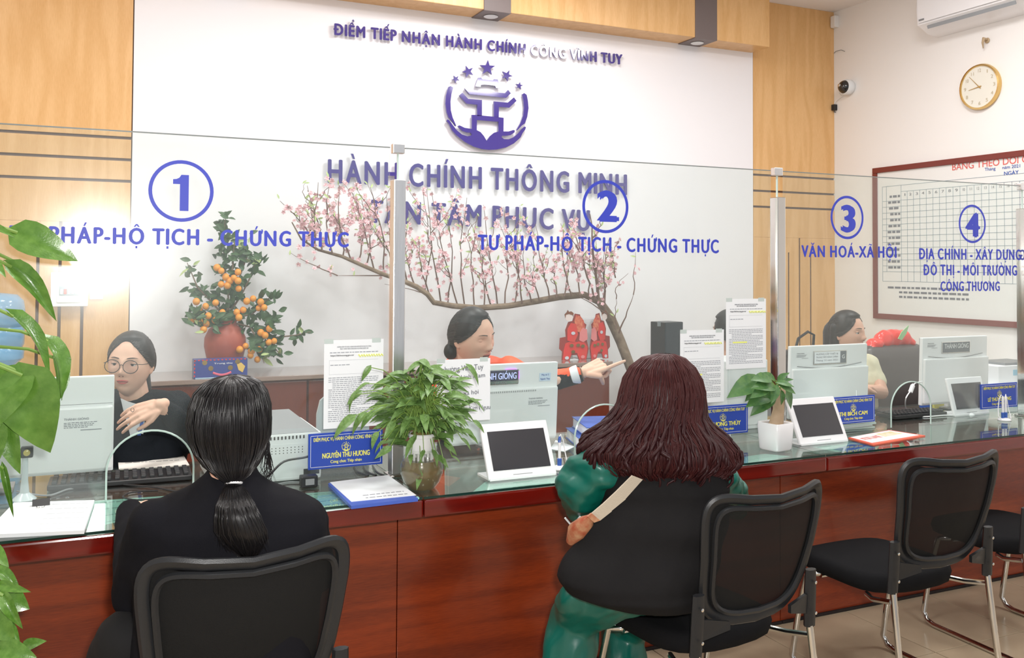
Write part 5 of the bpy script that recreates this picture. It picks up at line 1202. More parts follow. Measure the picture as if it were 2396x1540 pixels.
def twig(x0, y0, x1, y1, Y0, Y1, dens, r0=2.2, sub=True):
    n = 7; bend = rnd.uniform(-14, 14); P = []
    for k in range(n+1):
        u = k/n; x = x0+(x1-x0)*u+bend*math.sin(math.pi*u)+rnd.uniform(-3, 3)*(0 < k < n); y = y0+(y1-y0)*u; P.append((x, y, Y0+(Y1-Y0)*u))
    W3 = [at(x, y, Y=q) for x, y, q in P]; tw.tube(W3, [(r0*(1-.75*k/n))/395 for k in range(n+1)], 5)
    for k in range(1, n+1):
        for _ in range(2):
            if rnd.random() < dens:
                q = W3[k-1].lerp(W3[k], rnd.random())
                for _ in range(rnd.choice((2, 3, 4, 5)) if rnd.random() < .6 else 1): blos.append(q+Vector((rnd.gauss(0, .016), rnd.gauss(0, .016), rnd.gauss(0, .022))))
        if rnd.random() < .75: leafp.append(W3[k]+Vector((rnd.gauss(0, .008), 0, rnd.gauss(0, .008))))
    if sub:
        for k in (2, 3, 4, 5):
            if rnd.random() < .75:
                x, y, q = P[k]; s = rnd.choice((-1, 1)); L = abs(y1-y0)*rnd.uniform(.2, .45); twig(x, y, x+s*L*rnd.uniform(.25, .6), y-L*.85, q, q+rnd.uniform(-.15, .1), dens*.9, r0*.55, False)
x = 1440
while x > 715:
    yb = ybr(x); ye = env(x); top = ye+rnd.uniform(0, 1)**1.5*(yb-ye)*.55; lean = rnd.uniform(-.30, .08)
    twig(x, yb, x+lean*(yb-top), top, BY, BY+rnd.uniform(-.25, .25), .42 if 900 < x < 1440 else .40); x -= rnd.uniform(15, 25)
twig(790, 645, 680, 592, BY-.1, BY-.1, .6, 1.6, False); twig(905, 645, 790, 645, BY, BY-.1, .1, 2, False)
twig(740, 585, 655, 470, BY, BY, .5); twig(1448, 780, 1482, 690, BY, BY-.1, .0, 2.6, False); twig(1482, 690, 1487, 590, BY-.1, BY-.1, .12, 1.6, False)
twig(1440, 770, 1442, 700, BY, BY, .0, 2, False); twig(1442, 700, 1470, 640, BY, BY, .15, 1.5, False); twig(1420, 735, 1330, 680, BY, BY-.1, .02, 2, False); twig(1000, 690, 900, 665, BY, BY, .0, 1.5, False)
twig(1400, 700, 1380, 500, BY, BY-.1, .5, 5); twig(1390, 700, 1340, 520, BY, BY-.1, .5, 3); twig(1415, 720, 1425, 560, BY, BY+.1, .5, 3)
tw.build('twigs', TWIG, t, kind='stuff')
bm_ = MB()
for k in range(5):
    a = k*1.2566; c, s = math.cos(a), math.sin(a); bm_.add([(0, 0, 0), (.0085*c-.007*s, .0085*s+.007*c, .004), (.017*c, .017*s, .003), (.0085*c+.007*s, .0085*s-.007*c, .004)], [(0, 1, 2, 3)])
for k in range(4):
    a = k*1.57+.5; c, s = math.cos(a), math.sin(a); bm_.add([(0, 0, 0.002), (.005*c-.004*s, .005*s+.004*c, .009), (.009*c, .009*s, .011), (.005*c+.004*s, .005*s-.004*c, .009)], [(0, 1, 2, 3)])
bme = bm_.mesh('blossom', PINK); rnd.shuffle(blos)
for q in blos[:290]: place(bme, 'blossom', t, q, Vector((rnd.gauss(0, 1), rnd.gauss(0, .4), rnd.gauss(0, 1))), Vector((rnd.gauss(0, .5), -1, rnd.gauss(.2, .5))), rnd.uniform(.85, 1.25))
rest = MB()
for q in blos[290:1100]:
    M = frame(Vector((rnd.gauss(0, 1), rnd.gauss(0, .4), rnd.gauss(0, 1))), Vector((rnd.gauss(0, .6), -1, rnd.gauss(.2, .5)))); s = rnd.uniform(.75, 1.15)
    rest.add([M @ (v_.co*s)+q for v_ in bme.vertices], [tuple(p.vertices) for p in bme.polygons])
rest.build('blossom_mass', PINK, t, kind='stuff')
rnd.shuffle(leafp)
for q in leafp[:290]: place(LK2, 'young_leaf', t, q, Vector((rnd.gauss(0, .7), rnd.gauss(0, .3), rnd.gauss(.6, .5))), Vector((0, -1, .3)), rnd.uniform(.028, .045))
# ------------------------------------------------------------------ people
def sst(a, b, x): 
    t_ = max(0, min(1, (x-a)/(b-a))); return t_*t_*(3-2*t_)
def headpt(d, off=0):
    """point of a head in its own frame (face to -Y) in direction d"""
    x, y, z = d; X = .0735*x; Y = .094*y; Z = .113*z
    if z < 0:
        t_ = -z; X *= 1-.30*t_**1.6; 
        if y > 0: Y *= 1-.38*t_
        else: Y *= 1-.06*t_; Z *= 1+.04*t_
    else: X *= 1+.03*z
    if y < 0: Y = -.094*(abs(y)**.86)*(1 if z > 0 else (1-.06*-z))
    p = Vector((X, Y, Z)); 
    if y < -.2:
        g = lambda cx, cz, sx, sz: math.exp(-((X-cx)/sx)**2-((Z-cz)/sz)**2); f = 0
        f += .017*g(0, -.022, .0115, .0125)+.009*g(0, -.004, .008, .02)+.004*g(0, .016, .012, .012)+.006*(g(.0125, -.027, .0065, .007)+g(-.0125, -.027, .0065, .007))
        f -= .0085*(g(.031, .008, .016, .010)+g(-.031, .008, .016, .010)); f += .003*(g(.028, .027, .02, .007)+g(-.028, .027, .02, .007))
        f += .004*(g(.042, -.02, .018, .016)+g(-.042, -.02, .018, .016)); f += .0065*g(0, -.050, .020, .006)+.0065*g(0, -.061, .017, .006); f -= .003*g(0, -.073, .02, .006)
        f += .006*g(0, -.092, .018, .013); p.y -= f
    if off: p += Vector((x, y, z)).normalized()*off
    return p
NU, NV = 72, 56
def headgrid(off=None):
    vs = []; fs = []
    for i in range(NV+1):
        ph = math.pi*i/NV-math.pi/2
        for j in range(NU):
            w = 2*math.pi*j/NU; d = (math.cos(ph)*math.cos(w), math.cos(ph)*math.sin(w), math.sin(ph)); vs.append(headpt(d, off(d) if off else 0))
    for i in range(NV):
        for j in range(NU): fs.append((i*NU+j, i*NU+(j+1) % NU, (i+1)*NU+(j+1) % NU, (i+1)*NU+j))
    return vs, fs
_H = headgrid()
def face_y(x, z):
    best = min((v for v in _H[0] if v.y < -.02), key=lambda v: (v.x-x)**2+(v.z-z)**2); return best.y
class Head:
    def __init__(s, c, yaw, pitch=0, roll=0, sc=1.0):
        s.c = Vector(c); s.R = Matrix.Rotation(yaw, 3, 'Z') @ Matrix.Rotation(pitch, 3, 'X') @ Matrix.Rotation(roll, 3, 'Y'); s.s = sc
    def w(s, p): return s.c+s.R @ (Vector(p)*s.s)
    def skin(s, mb, neck_to=None, ears=True):
        mb.add([s.w(v) for v in _H[0]], _H[1])
        if ears:
            for k in (-1, 1):
                mb.ell(s.w((k*.0735, .012, -.004)), (.007*s.s, .014*s.s, .027*s.s), 12, 8, s.R @ Matrix.Rotation(k*-.35, 3, 'Z'))
                mb.ell(s.w((k*.0715, .008, -.026)), (.006*s.s, .008*s.s, .010*s.s), 10, 6, s.R)
        if neck_to is not None: cap(mb, s.w((0, .022, -.06)), .050*s.s, neck_to, .056)
    def features(s, t, look=0, closed=False, lip=LIP, mouth=0, hair=HAIRB):
        for k in (-1, 1):
            ec = Vector((k*.031, face_y(k*.031, .008)+(.0112 if closed else .0085), .008)); 
            if not closed:
                e = MB().ell(s.w(ec), (.0125*s.s,)*3, 18, 12).build('eye', EYEW, t, True)
                gz = Vector((look*.22, -1, -.03)).normalized(); ic = ec+gz*.0072
                MB().ell(s.w(ic), (.0074*s.s,)*3, 14, 8).build('iris', IRIS, e, True)
            lid = MB(); vs = []; fs = []; r = .0138; lo = .12 if not closed else -.75
            for i in range(7):
                el = lo+(1.25-lo)*i/6
                for j in range(13): az = -1.25+2.5*j/12; vs.append(s.w(ec+Vector((r*1.12*math.sin(az)*math.cos(el*.8), -r*math.cos(az)*math.cos(el), r*math.sin(el)*(math.cos(az)*.35+.65)))))
            for i in range(6):
                for j in range(12): a = i*13+j; fs.append((a, a+1, a+14, a+13))
            lid.add(vs, fs).build('eyelid', SKIN2, t, True)
            MB().tube([v for v in vs[:13]], .0012*s.s, 5).build('lash_line', hair, t, True)
            pts = []
            for q in range(7): x = k*(.014+.034*q/6); z = .029+.005*math.sin(q/6*2.4)-.003*(q/6); pts.append(s.w((x, face_y(x, z)-.0015, z)))
            MB().tube(pts, [(.0012, .0016), (.0018, .0026), (.0018, .0028), (.0018, .0026), (.0015, .002), (.001, .0014), (.0005, .0007)], 6, flat=tuple(s.R @ Vector((0, -1, 0)))).build('eyebrow', hair, t, True)
        for zc, hh, ww, nm in ((-.0495+mouth*.5, .0042, .022, 'upper_lip'), (-.0605-mouth*.5, .0052, .018, 'lower_lip')):
            pts = []; rr = []
            for q in range(9):
                u = -1+q/4; x = u*ww; z = zc-(.0030*u*u if nm[0] == 'u' else -.0035*u*u)-(.0012*(1-abs(u)) if nm[0] == 'u' else 0); pts.append(s.w((x, face_y(x, z)-.0005, z))); rr.append((max(.0006, hh*.75*(1-u*u)**.6), max(.0008, hh*(1-u*u)**.6)))
            MB().tube(pts, rr, 8, flat=tuple(s.R @ Vector((0, -1, 0)))).build(nm, lip, t, True)
        pts = [s.w((u*.020, face_y(u*.020, -.055)-.0012, -.055-.001*u*u)) for u in (-1, -.5, 0, .5, 1)]
        MB().tube(pts, (.0009+mouth*.3)*s.s, 5).build('mouth_line', mat('mouth_dark', (.12, .02, .02), .6), t)
        for k in (-1, 1): MB().ell(s.w((k*.0065, face_y(k*.0065, -.033)+.0005, -.0345)), (.0028*s.s, .003*s.s, .0014*s.s), 8, 6, s.R).build('nostril', MC['mouth_dark'], t)
    def hair(s, t, m, thick=.013, front=.60, name='hair', extra=None, knot=-.25, strand_m=None):
        def off(d):
            x, y, z = d; zz = z-(front-.70)
            K = ((-1, .9), (-.62, .5), (-.4, .30), (-.2, .15), (-.05, -.10), (.1, -.33), (.25, -.52), (.42, -.65), (.62, -.70), (.78, -.63), (.80, -1.1), (1.6, -1.3)); yh = 0
            for (a, b), (c, e_) in zip(K, K[1:]):
                if a <= zz <= c: yh = b+(e_-b)*(zz-a)/(c-a)
            return -.006+.008*sst(-.05, .05, y-yh)+(thick-.002)*sst(.0, .5, y-yh)
        vs, fs = headgrid(off); mb = MB().add([s.w(v) for v in vs], fs)
        if extra: extra(mb)
        o_ = mb.build(name, m, t, True, 180)
        rnd = random.Random(12); paths = []     # combed strands from the hairline back to the knot
        for k in range(340):
            sd = rnd.choice((-1, 1)); z = rnd.uniform(-.12, .78)+(front-.70); yy = 0
            for (a, b), (c, e_) in zip(K_, K_[1:]):
                if a <= z-(front-.70) <= c: yy = b+(e_-b)*(z-(front-.70)-a)/(c-a)
            yy += .015+rnd.random()**2*.25; xx = 1-z*z-yy*yy
            if xx < 0: yy = -math.sqrt(max(0, 1-z*z)); xx = 0.0004
            A = Vector((sd*math.sqrt(xx), yy, z)).normalized(); B = Vector((sd*.12*rnd.random(), .93, knot+rnd.uniform(-.06, .06))).normalized(); P = []
            for q in range(9):
                u = q/8*rnd.uniform(.93, 1); d = A.slerp(B, u); hh = .003+(thick-.003)*sst(0, .5, u*1.2); P.append(s.w(headpt(d, hh+.0006+rnd.uniform(-.0006, .001))))
            paths.append(P)
        strands('hair_strands', strand_m or m, t, paths, .0009)
        return o_
K_ = ((-1, .9), (-.62, .5), (-.4, .30), (-.2, .15), (-.05, -.10), (.1, -.33), (.25, -.52), (.42, -.65), (.62, -.70), (.78, -.63), (.80, -1.1), (1.6, -1.3))
def hand(mb, wrist, d, nrm, curls, sc=1.0, thumb=(.6, .4), side=1, spread=.06):
    """palm and five fingers; nrm = direction the palm faces; curls: one per finger, index first"""
    w = Vector(wrist); M = frame(d, nrm); D, N = M.col[0].copy(), M.col[2].copy(); S = N.cross(D)*side
    offs = (.030, .010, -.010, -.028); Ls = ((.040, .024, .019), (.044, .027, .020), (.040, .025, .019), (.032, .019, .017))
    for k in range(4):
        kn = w+(D*(.082-.004*abs(k-1))+S*offs[k])*sc; cap(mb, w+(D*.012+S*offs[k]*.65)*sc, .0135*sc, kn, .0105*sc, sq=(N, .85))
        p = kn; ang = 0; fd = (D+S*spread*(1.5-k)).normalized()
        for j in range(3):
            ang += curls[k]*(1, 1.1, .8)[j]; q = p+(fd*math.cos(ang)+N*math.sin(ang))*(Ls[k][j]*sc); cap(mb, p, (.0088, .0078, .0070)[j]*sc, q, (.0078, .0070, .0058)[j]*sc, 10); p = q
    a = w+(D*.018+S*.026)*sc; b = a+(D*.030+S*.018+N*.010)*sc; u_ = 1 if thumb[0] > 0 else .15; c = b+(D*.028*u_+S*(.012*thumb[0])+N*.02*thumb[1])*sc; e = c+(D*.022*u_-S*.014*(u_ < 1)+N*.018*thumb[1])*sc
    cap(mb, a, .013*sc, b, .011*sc, 10); cap(mb, b, .010*sc, c, .009*sc, 10); cap(mb, c, .009*sc, e, .0068*sc, 10)
    cap(mb, w-D*.02*sc, .021*sc, w+D*.03*sc, .020*sc, sq=(N, .75))
def wr(a, f): return lambda p: a*noise.noise(p*f)+a*.5*noise.noise(p*f*2.3+Vector((3, 1, 7)))
def strands(name, m, t, paths, r=.0011, n=4, kind='stuff'):
    mb = MB()
    for P in paths: mb.tube(P, [r]*(len(P)-2)+[r*.7, r*.2], n, cap=False)
    return mb.build(name, m, t, True, 180, kind=kind)

def legs(t, x, y, m, w=.10):
    """seated lower body under the desk, feet on the floor"""
    jk = MB(); cap(jk, (x, y+.02, .80), .13, (x, y+.04, .56), .15)
    for s in (-1, 1): cap(jk, (x+s*w, y+.05, .53), .085, (x+s*w*1.1, y-.34, .51), .062); cap(jk, (x+s*w*1.1, y-.34, .51), .060, (x+s*w, y-.30, .11), .042)
    remesh(jk, 'trousers', m, .012, 2, t, disp=wr(.005, 12))
    for s in (-1, 1): q = MB(); cap(q, (x+s*w, y-.28, .045), .042, (x+s*w, y-.42, .036), .034); remesh(q, 'shoe', PLB, .009, 2, t)
# --- 1 woman with glasses ------------------------------------------
Y1 = 3.86; hc = at(306, 852, Y=Y1)
t = thing('person', 'woman in round glasses and black blazer behind pane 1, hand raised to her collar', 'person', (hc.x, Y1, 0), 'people')
H = Head(hc, -math.radians(8), math.radians(1), math.radians(4), 1.04)
H = Head(hc, math.radians(-20), 0, math.radians(3), 1.04)
sk = MB(); nb = hc+Vector((.03, .05, -.20)); H.skin(sk, nb)
cap(sk, nb, .06, nb+Vector((.0, .0, -.10)), .09); cap(sk, nb+Vector((-.12, 0, -.08)), .05, nb+Vector((.12, 0, -.08)), .05)
cap(sk, nb+Vector((0, 0, -.1)), .11, nb+Vector((0, .02, -.45)), .13)
wri = at(372, 948, Y=3.66); elb = at(452, 1020, Y=3.78)
cap(sk, elb, .036, wri, .024)
hand(sk, wri, at(300, 975, Y=3.63)-wri, Vector((.1, .75, -.5)), (.28, .30, .33, .36), .98, side=-1, spread=.05)
remesh(sk, 'body', SKIN2, .0036, 2, t)
H.features(t, look=-.5)
def bun1(mb): 
    mb.ell(H.w((0, .10, -.03)), (.04, .035, .045), 16, 10)
    cap(mb, H.w((.0, .070, -.03)), .050, H.w((.03, .072, -.14)), .036)
H.hair(t, HAIRK, .012, .72, extra=bun1, strand_m=HSTR)
for k in (-1, 1):
    c = Vector((k*.032, -.104, .002)); pts = [H.w(c+Vector((.0265*math.cos(a), .004*abs(math.cos(a))*k*0, .0235*math.sin(a)))) for a in [q*2*math.pi/24 for q in range(24)]]
    if k == -1: gl = MB().tube(pts, .0014, 6, closed=True).build('glasses', PLB, t, True)
    else: MB().tube(pts, .0014, 6, closed=True).build('glasses_rim', PLB, gl, True)
    MB().add(pts, [tuple(range(24))]).build('lens', LENS, gl)
    MB().tube([H.w(c+Vector((k*.0265, 0, .010))), H.w((k*.068, -.085, .010)), H.w((k*.078, .01, .008))], .0013, 6).build('temple', PLB, gl)
MB().tube([H.w((-.0055, -.104, .006)), H.w((0, -.107, .009)), H.w((.0055, -.104, .006))], .0013, 6).build('bridge', PLB, gl)
MB().tube([at(310+4*math.cos(a), 959+5*math.sin(a), Y=3.615+.006*math.sin(a)) for a in [q*.785 for q in range(8)]], .0012, 5, closed=True).build('ring', CHROME, t)
jk = MB()
rr = [pring(238, 408, 915, Y1+.07, .055), pring(205, 428, 935, Y1+.06, .085), pring(195, 442, 975, Y1+.05, .11), pring(205, 438, 1040, Y1+.04, .12), pring(215, 430, 1120, Y1+.03, .12)]
jk.ring(rr)
cap(jk, at(412, 948, Y=Y1+.05), .062, at(455, 1030, Y=3.80), .055); cap(jk, at(455, 1030, Y=3.80), .054, at(388, 958, Y=3.685), .036)
cap(jk, at(215, 955, Y=Y1+.05), .06, at(190, 1060, Y=3.82), .05); cap(jk, at(190, 1060, Y=3.82), .05, at(240, 1085, Y=3.62), .038)
remesh(jk, 'blazer', NAVY, .009, 3, t, disp=wr(.006, 14))
def fr(px, py, dy=0): return at(px, py, Y=Y1-.085+dy)
MB().world_poly([fr(282, 932), fr(300, 940), fr(335, 950), fr(340, 970), fr(330, 1060), fr(318, 1060), fr(300, 1010)], (0, -.004, 0)).build('shirt_front', WSH, t)
for a, b in (((341, 948), (318, 1052)), ((337, 950), (314, 1052))): MB().world_poly([fr(a[0], a[1], -.006), fr(a[0]+4, a[1], -.006), fr(b[0]+4, b[1], -.006), fr(b[0], b[1], -.006)], (0, -.002, 0)).build('lanyard', BLUEB, t)
MB().world_poly([fr(312, 1035, -.01), fr(322, 1032, -.01), fr(324, 1056, -.01), fr(316, 1056, -.01)], (0, -.003, 0)).build('lanyard_badge', mat('badge_blue', (.12, .3, .7), .4), t)
for s, P in ((-1, [(278, 925), (300, 1000), (318, 1075), (285, 1020), (262, 960)]), (1, [(345, 930), (352, 985), (326, 1075), (365, 1020), (372, 950)])):
    MB().world_poly([fr(x, y, -.003) for x, y in P], (0, -.006, 0)).build('lapel', NAVY, t)

legs(t, hc.x+.02, Y1, NAVY)
# --- 2 pointing woman ------------------------------------------------
Y2 = 3.80; hc = at(1104, 790, Y=Y2)
t = thing('person', 'woman with a low bun in an orange and black jacket, pointing to the right', 'person', (hc.x, Y2, 0), 'people')
H = Head(hc, math.radians(27), math.radians(9), math.radians(-6), 1.12)
sk = MB(); nb = at(1095, 868, Y=Y2+.05); H.skin(sk, nb); cap(sk, nb, .058, nb+Vector((0, 0, -.25)), .11)
wri = at(1366, 872, Y=3.50); elb = at(1250, 905, Y=3.60); sh = at(1185, 880, Y=3.72)
cap(sk, sh, .045, elb, .038); cap(sk, elb, .036, wri, .024)
tipd = at(1440, 838, Y=3.46)-wri
hand(sk, wri, tipd, Vector((-.1, .6, -1)), (.02, 1.15, 1.2, 1.25), 1.12, side=1, thumb=(-.2, 1.6), spread=.02)
remesh(sk, 'body', SKIN2, .0036, 2, t)
H.features(t, look=.2, closed=True, lip=mat('lip_soft', (.52, .17, .15), .4), mouth=.004)
def bun2(mb):
    bc = at(1055, 822, Y=Y2+.05); mb.ell(bc, (.032, .032, .038), 18, 12); cap(mb, H.w((0, .085, -.03)), .035, bc, .02)
H.hair(t, HAIRK, .012, .70, extra=bun2, strand_m=HSTR)
jk = MB(); jk.ring([pring(1066, 1146, 832, Y2+.06, .05), pring(1040, 1212, 845, Y2+.05, .09), pring(1020, 1205, 910, Y2+.05, .11), pring(1025, 1200, 1000, Y2+.04, .12)])
cap(jk, at(1192, 868, Y=3.75), .066, at(1252, 898, Y=3.62), .055); cap(jk, at(1252, 898, Y=3.62), .056, at(1352, 878, Y=3.515), .036)
cap(jk, at(1035, 890, Y=3.78), .055, at(1030, 980, Y=3.70), .05)
j = remesh(jk, 'jacket', [FABB, ORJ], .007, 2, t, disp=wr(.005, 18))
for p in j.data.polygons:      # orange upper side of shoulder and sleeve
    if p.normal.z > .22+.2*noise.noise(p.center*9) or p.center.z > at(1100, 868, Y=Y2).z: p.material_index = 1
MB().lathe([(.030, 0), (.036, .002), (.040, .016), (.041, .034), (.036, .036)], wri.lerp(elb, .26), 20, frame(wri-elb, (0, 0, 1)) @ Matrix.Rotation(math.radians(90), 3, 'Y'), False).build('shirt_cuff', WSH, t, True)
MB().tube([wri.lerp(elb, .04)+frame(wri-elb, (0, 0, 1)) @ Vector((0, .027*math.cos(a), .027*math.sin(a))) for a in [q*.4488 for q in range(14)]], .0035, 6, closed=True).build('bracelet', mat('bracelet_brown', (.22, .12, .07), .3), t, True)
MB().lathe([(.058, 0), (.062, .01), (.060, .03)], nb+Vector((0, 0, -.035)), 24).build('collar', WSH, t, True)

legs(t, hc.x+.02, Y2+.04, FABB)
# --- 3 person hidden by the sheets ------------------------------------
Y3 = 3.9; hc = at(1712, 782, Y=Y3)
t = thing('person', 'dark haired person in white almost hidden behind the two instruction sheets', 'person', (hc.x, Y3, 0), 'people')
H = Head(hc, math.radians(-160), 0, 0, 1.05); sk = MB(); H.skin(sk, hc+Vector((0, 0, -.19))); remesh(sk, 'body', SKIN, .005, 2, t); H.features(t)
H.hair(t, HAIRB, .014, .55); mb = MB().ring([pring(1680, 1745, 868, Y3, .06), pring(1655, 1770, 890, Y3, .09), pring(1650, 1775, 960, Y3, .1), pring(1660, 1765, 1030, Y3, .1)])
remesh(mb, 'shirt', WSH, .010, 2, t, disp=wr(.006, 14))

legs(t, hc.x, Y3, NAVY)
# --- 4 woman in cream -------------------------------------------------
Y4 = 3.84; hc = at(1981, 780, Y=Y4)
t = thing('person', 'woman with a bob in a cream short sleeved top, arms folded behind the monitor', 'person', (hc.x, Y4, 0), 'people')
H = Head(hc, math.radians(18), 0, 0, 1.02); sk = MB(); nb = at(1985, 850, Y=Y4+.05); H.skin(sk, nb); cap(sk, nb, .055, nb+Vector((0, .02, -.22)), .11)
e1 = at(2062, 918, Y=3.74); w1 = at(1995, 910, Y=3.62); cap(sk, at(2048, 880, Y=3.80), .040, e1, .038); cap(sk, e1, .038, w1, .028)
hand(sk, w1, at(1960, 915, Y=3.6)-w1, (0, .2, -1), (.3, .3, .3, .3), 1.0, side=-1)
e2 = at(1930, 930, Y=3.70); w2 = at(2010, 905, Y=3.66); cap(sk, e2, .038, w2, .028); hand(sk, w2, at(2040, 900, Y=3.7)-w2, (0, .3, -1), (.35, .35, .35, .35), 1.0, side=1)
remesh(sk, 'body', SKIN, .004, 2, t); H.features(t, look=.4)
def bob(mb):
    for k, q in ((-1, .0), (1, .0)): cap(mb, H.w((k*.062, .03, .03)), .030, H.w((k*.060, .045, -.11)), .026)
    cap(mb, H.w((0, .06, .0)), .072, H.w((0, .07, -.11)), .062)
H.hair(t, HAIRK, .014, .66, extra=bob, strand_m=HSTR)
jk = MB(); jk.ring([pring(1940, 2030, 832, Y4+.05, .07), pring(1918, 2042, 850, Y4+.05, .09), pring(1915, 2055, 890, Y4+.04, .11), pring(1925, 2050, 960, Y4+.03, .12)])
cap(jk, at(2032, 850, Y=3.83), .055, at(2052, 895, Y=3.79), .052); cap(jk, at(1930, 850, Y=3.83), .055, at(1922, 900, Y=3.78), .05)
remesh(jk, 'top', CREAM, .008, 2, t, disp=wr(.005, 16))

legs(t, hc.x, Y4+.03, NAVY)
# --- 5 ponytail woman in front ----------------------------------------
YA = 2.27; 
t = thing('person', 'seated woman seen from behind, black jacket, low ponytail with a white hair tie', 'person', (.33, YA, 0), 'people')
hc = at(541, 1000, Y=YA+.01); H = Head(hc, math.radians(176), math.radians(-4), 0, .97); sk = MB(); nb = at(545, 1120, Y=YA); H.skin(sk, nb)
cap(sk, nb, .045, nb+Vector((0, .02, -.12)), .06); cap(sk, at(545, 1200, Y=YA+.02), .085, Vector((.34, 2.30, .53)), .10)
hipL, hipR = Vector((.25, 2.33, .505)), Vector((.42, 2.33, .505)); kL, kR = Vector((.13, 2.70, .50)), Vector((.43, 2.73, .50))
for a, b, f in ((hipL, kL, Vector((.12, 2.68, .09))), (hipR, kR, Vector((.44, 2.70, .09)))):
    cap(sk, a, .075, b, .055); cap(sk, b, .055, f, .038); cap(sk, f+Vector((0, 0, -.03)), .036, f+Vector((0, .13, -.055)), .028)
shl, shr = at(370, 1240, Y=YA+.02), at(700, 1230, Y=YA+.02); elA, elB = at(322, 1380, Y=2.42), at(740, 1340, Y=2.44); wA, wB = Vector((.14, 2.86, .80)), Vector((.47, 2.86, .80))
for a, b, c in ((shl, elA, wA), (shr, elB, wB)): cap(sk, a, .045, b, .038); cap(sk, b, .037, c, .026)
hand(sk, wA, Vector((.5, .6, 0)), (0, 0, -1), (.2, .2, .2, .2), 1, side=1); hand(sk, wB, Vector((-.5, .6, 0)), (0, 0, -1), (.2, .2, .2, .2), 1, side=-1)
remesh(sk, 'body', SKIN2, .0065, 2, t)
jk = MB()
jk.ring([pring(492, 596, 1088, YA+.01, .045), pring(480, 606, 1110, YA+.0, .055), pring(450, 650, 1135, YA, .078), pring(395, 700, 1155, YA, .095), pring(345, 748, 1185, YA, .11, e=2.3), pring(318, 762, 1225, YA, .125, e=2.4), pring(312, 765, 1290, YA, .13, e=2.4),
         pring(318, 752, 1380, YA+.0, .13, e=2.3), pring(322, 738, 1470, YA+.01, .135, e=2.3), pring(312, 735, 1560, YA+.02, .15, e=2.3), pring(310, 730, 1600, YA+.02, .14)])
cap(jk, at(358, 1232, Y=YA+.02), .062, at(322, 1385, Y=2.42), .062); cap(jk, at(322, 1385, Y=2.42), .060, wA+Vector((-.02, -.03, 0)), .040)
cap(jk, at(712, 1225, Y=YA+.02), .060, at(735, 1340, Y=2.43), .055); cap(jk, at(735, 1340, Y=2.43), .055, wB+Vector((.02, -.03, 0)), .040)
remesh(jk, 'jacket', SUIT, .0085, 4, t, disp=wr(.006, 9))
jk = MB()
for a, b, f in ((hipL, kL, Vector((.12, 2.68, .13))), (hipR, kR, Vector((.44, 2.70, .13)))): cap(jk, a, .088, b, .070); cap(jk, b, .070, f, .055)
cap(jk, at(262, 1530, Y=2.45), .06, at(300, 1500, Y=2.38), .075)
cap(jk, hipL, .1, hipR, .1); remesh(jk, 'trousers', mat('black_trousers', (.006, .006, .007), .85), .012, 3, t, disp=wr(.006, 9))
for f in (Vector((.12, 2.68, .05)), Vector((.44, 2.70, .05))): m_ = MB(); cap(m_, f+Vector((0, -.05, -.0)), .042, f+Vector((0, .14, -.01)), .036); remesh(m_, 'shoe', PLB, .008, 2, t)
HR_ = [(536, 552, 879, .02), (508, 580, 884, .052), (482, 604, 896, .078), (462, 619, 918, .094), (450, 627, 950, .103), (446, 629, 985, .106), (450, 627, 1020, .102), (462, 617, 1055, .088), (482, 602, 1085, .066), (510, 583, 1110, .042), (531, 563, 1127, .022), (531, 563, 1133, .021)]
hm = MB(); hrings = [pring(a, b, y, YA+(-.055*sst(1040, 1130, y)), d) for a, b, y, d in HR_]; hm.ring(hrings)
PT = [(529, 565, 1137, .022), (520, 577, 1155, .030), (510, 590, 1180, .036), (506, 606, 1210, .040), (506, 620, 1240, .040), (518, 624, 1262, .032), (540, 612, 1285, .018), (560, 600, 1302, .006)]
prings = [pring(a, b, y, YA-.062-.085*sst(1137, 1185, y), d) for a, b, y, d in PT]; hm.ring(prings)
hm.build('hair', HAIRB, t, True, 180)
rnd = random.Random(4); paths = []
for k in range(520):
    th = rnd.random()*28; j = int(th) % 28; f = th-int(th); j2 = (j+1) % 28; o = rnd.uniform(.0, .003); r0 = rnd.randint(0, 4); P = []
    for i in range(r0, len(hrings)):
        c = sum(hrings[i], Vector())/28; p = hrings[i][j].lerp(hrings[i][j2], f); p = p+(p-c).normalized()*(o+.0015*math.sin(i*1.3+k)); P.append(p)
    paths.append(P)
for k in range(620):
    th = rnd.random()*28; j = int(th) % 28; q = rnd.random()**.5*1.06; L = rnd.choice((5, 6, 6, 7, 8)); P = []
    for i in range(min(L, len(prings))):
        c = sum(prings[i], Vector())/28; p = c+(prings[i][j]-c)*q; P.append(p+Vector((rnd.gauss(0, .0012), rnd.gauss(0, .001), 0)))
    e = P[-1]+(P[-1]-P[-2])*rnd.uniform(.3, 1.4); P.append(e); paths.append(P)
for k in range(26):    # loose wisps at the right cheek
    a = at(618+rnd.uniform(-6, 6), 1015+rnd.uniform(-10, 20), Y=YA-.02); paths.append([a, a+HR*.008+Vector((0, 0, -.03)), a+HR*rnd.uniform(-.005, .02)+Vector((0, 0, -.07)), a+HR*rnd.uniform(-.03, .03)+Vector((0, 0, -.12))])
strands('hair_strands', mat('black_strand', (.009, .008, .009), .3, spec=.55), t, paths, .0011)
MB().tube([at(547+17.5*math.cos(a), 1130-2.5*math.sin(a+3.14), Y=YA-.058+.024*math.sin(a)) for a in [q*2*math.pi/22 for q in range(22)]], .0042, 8, closed=True).build('hair_tie', PLWB, t, True)

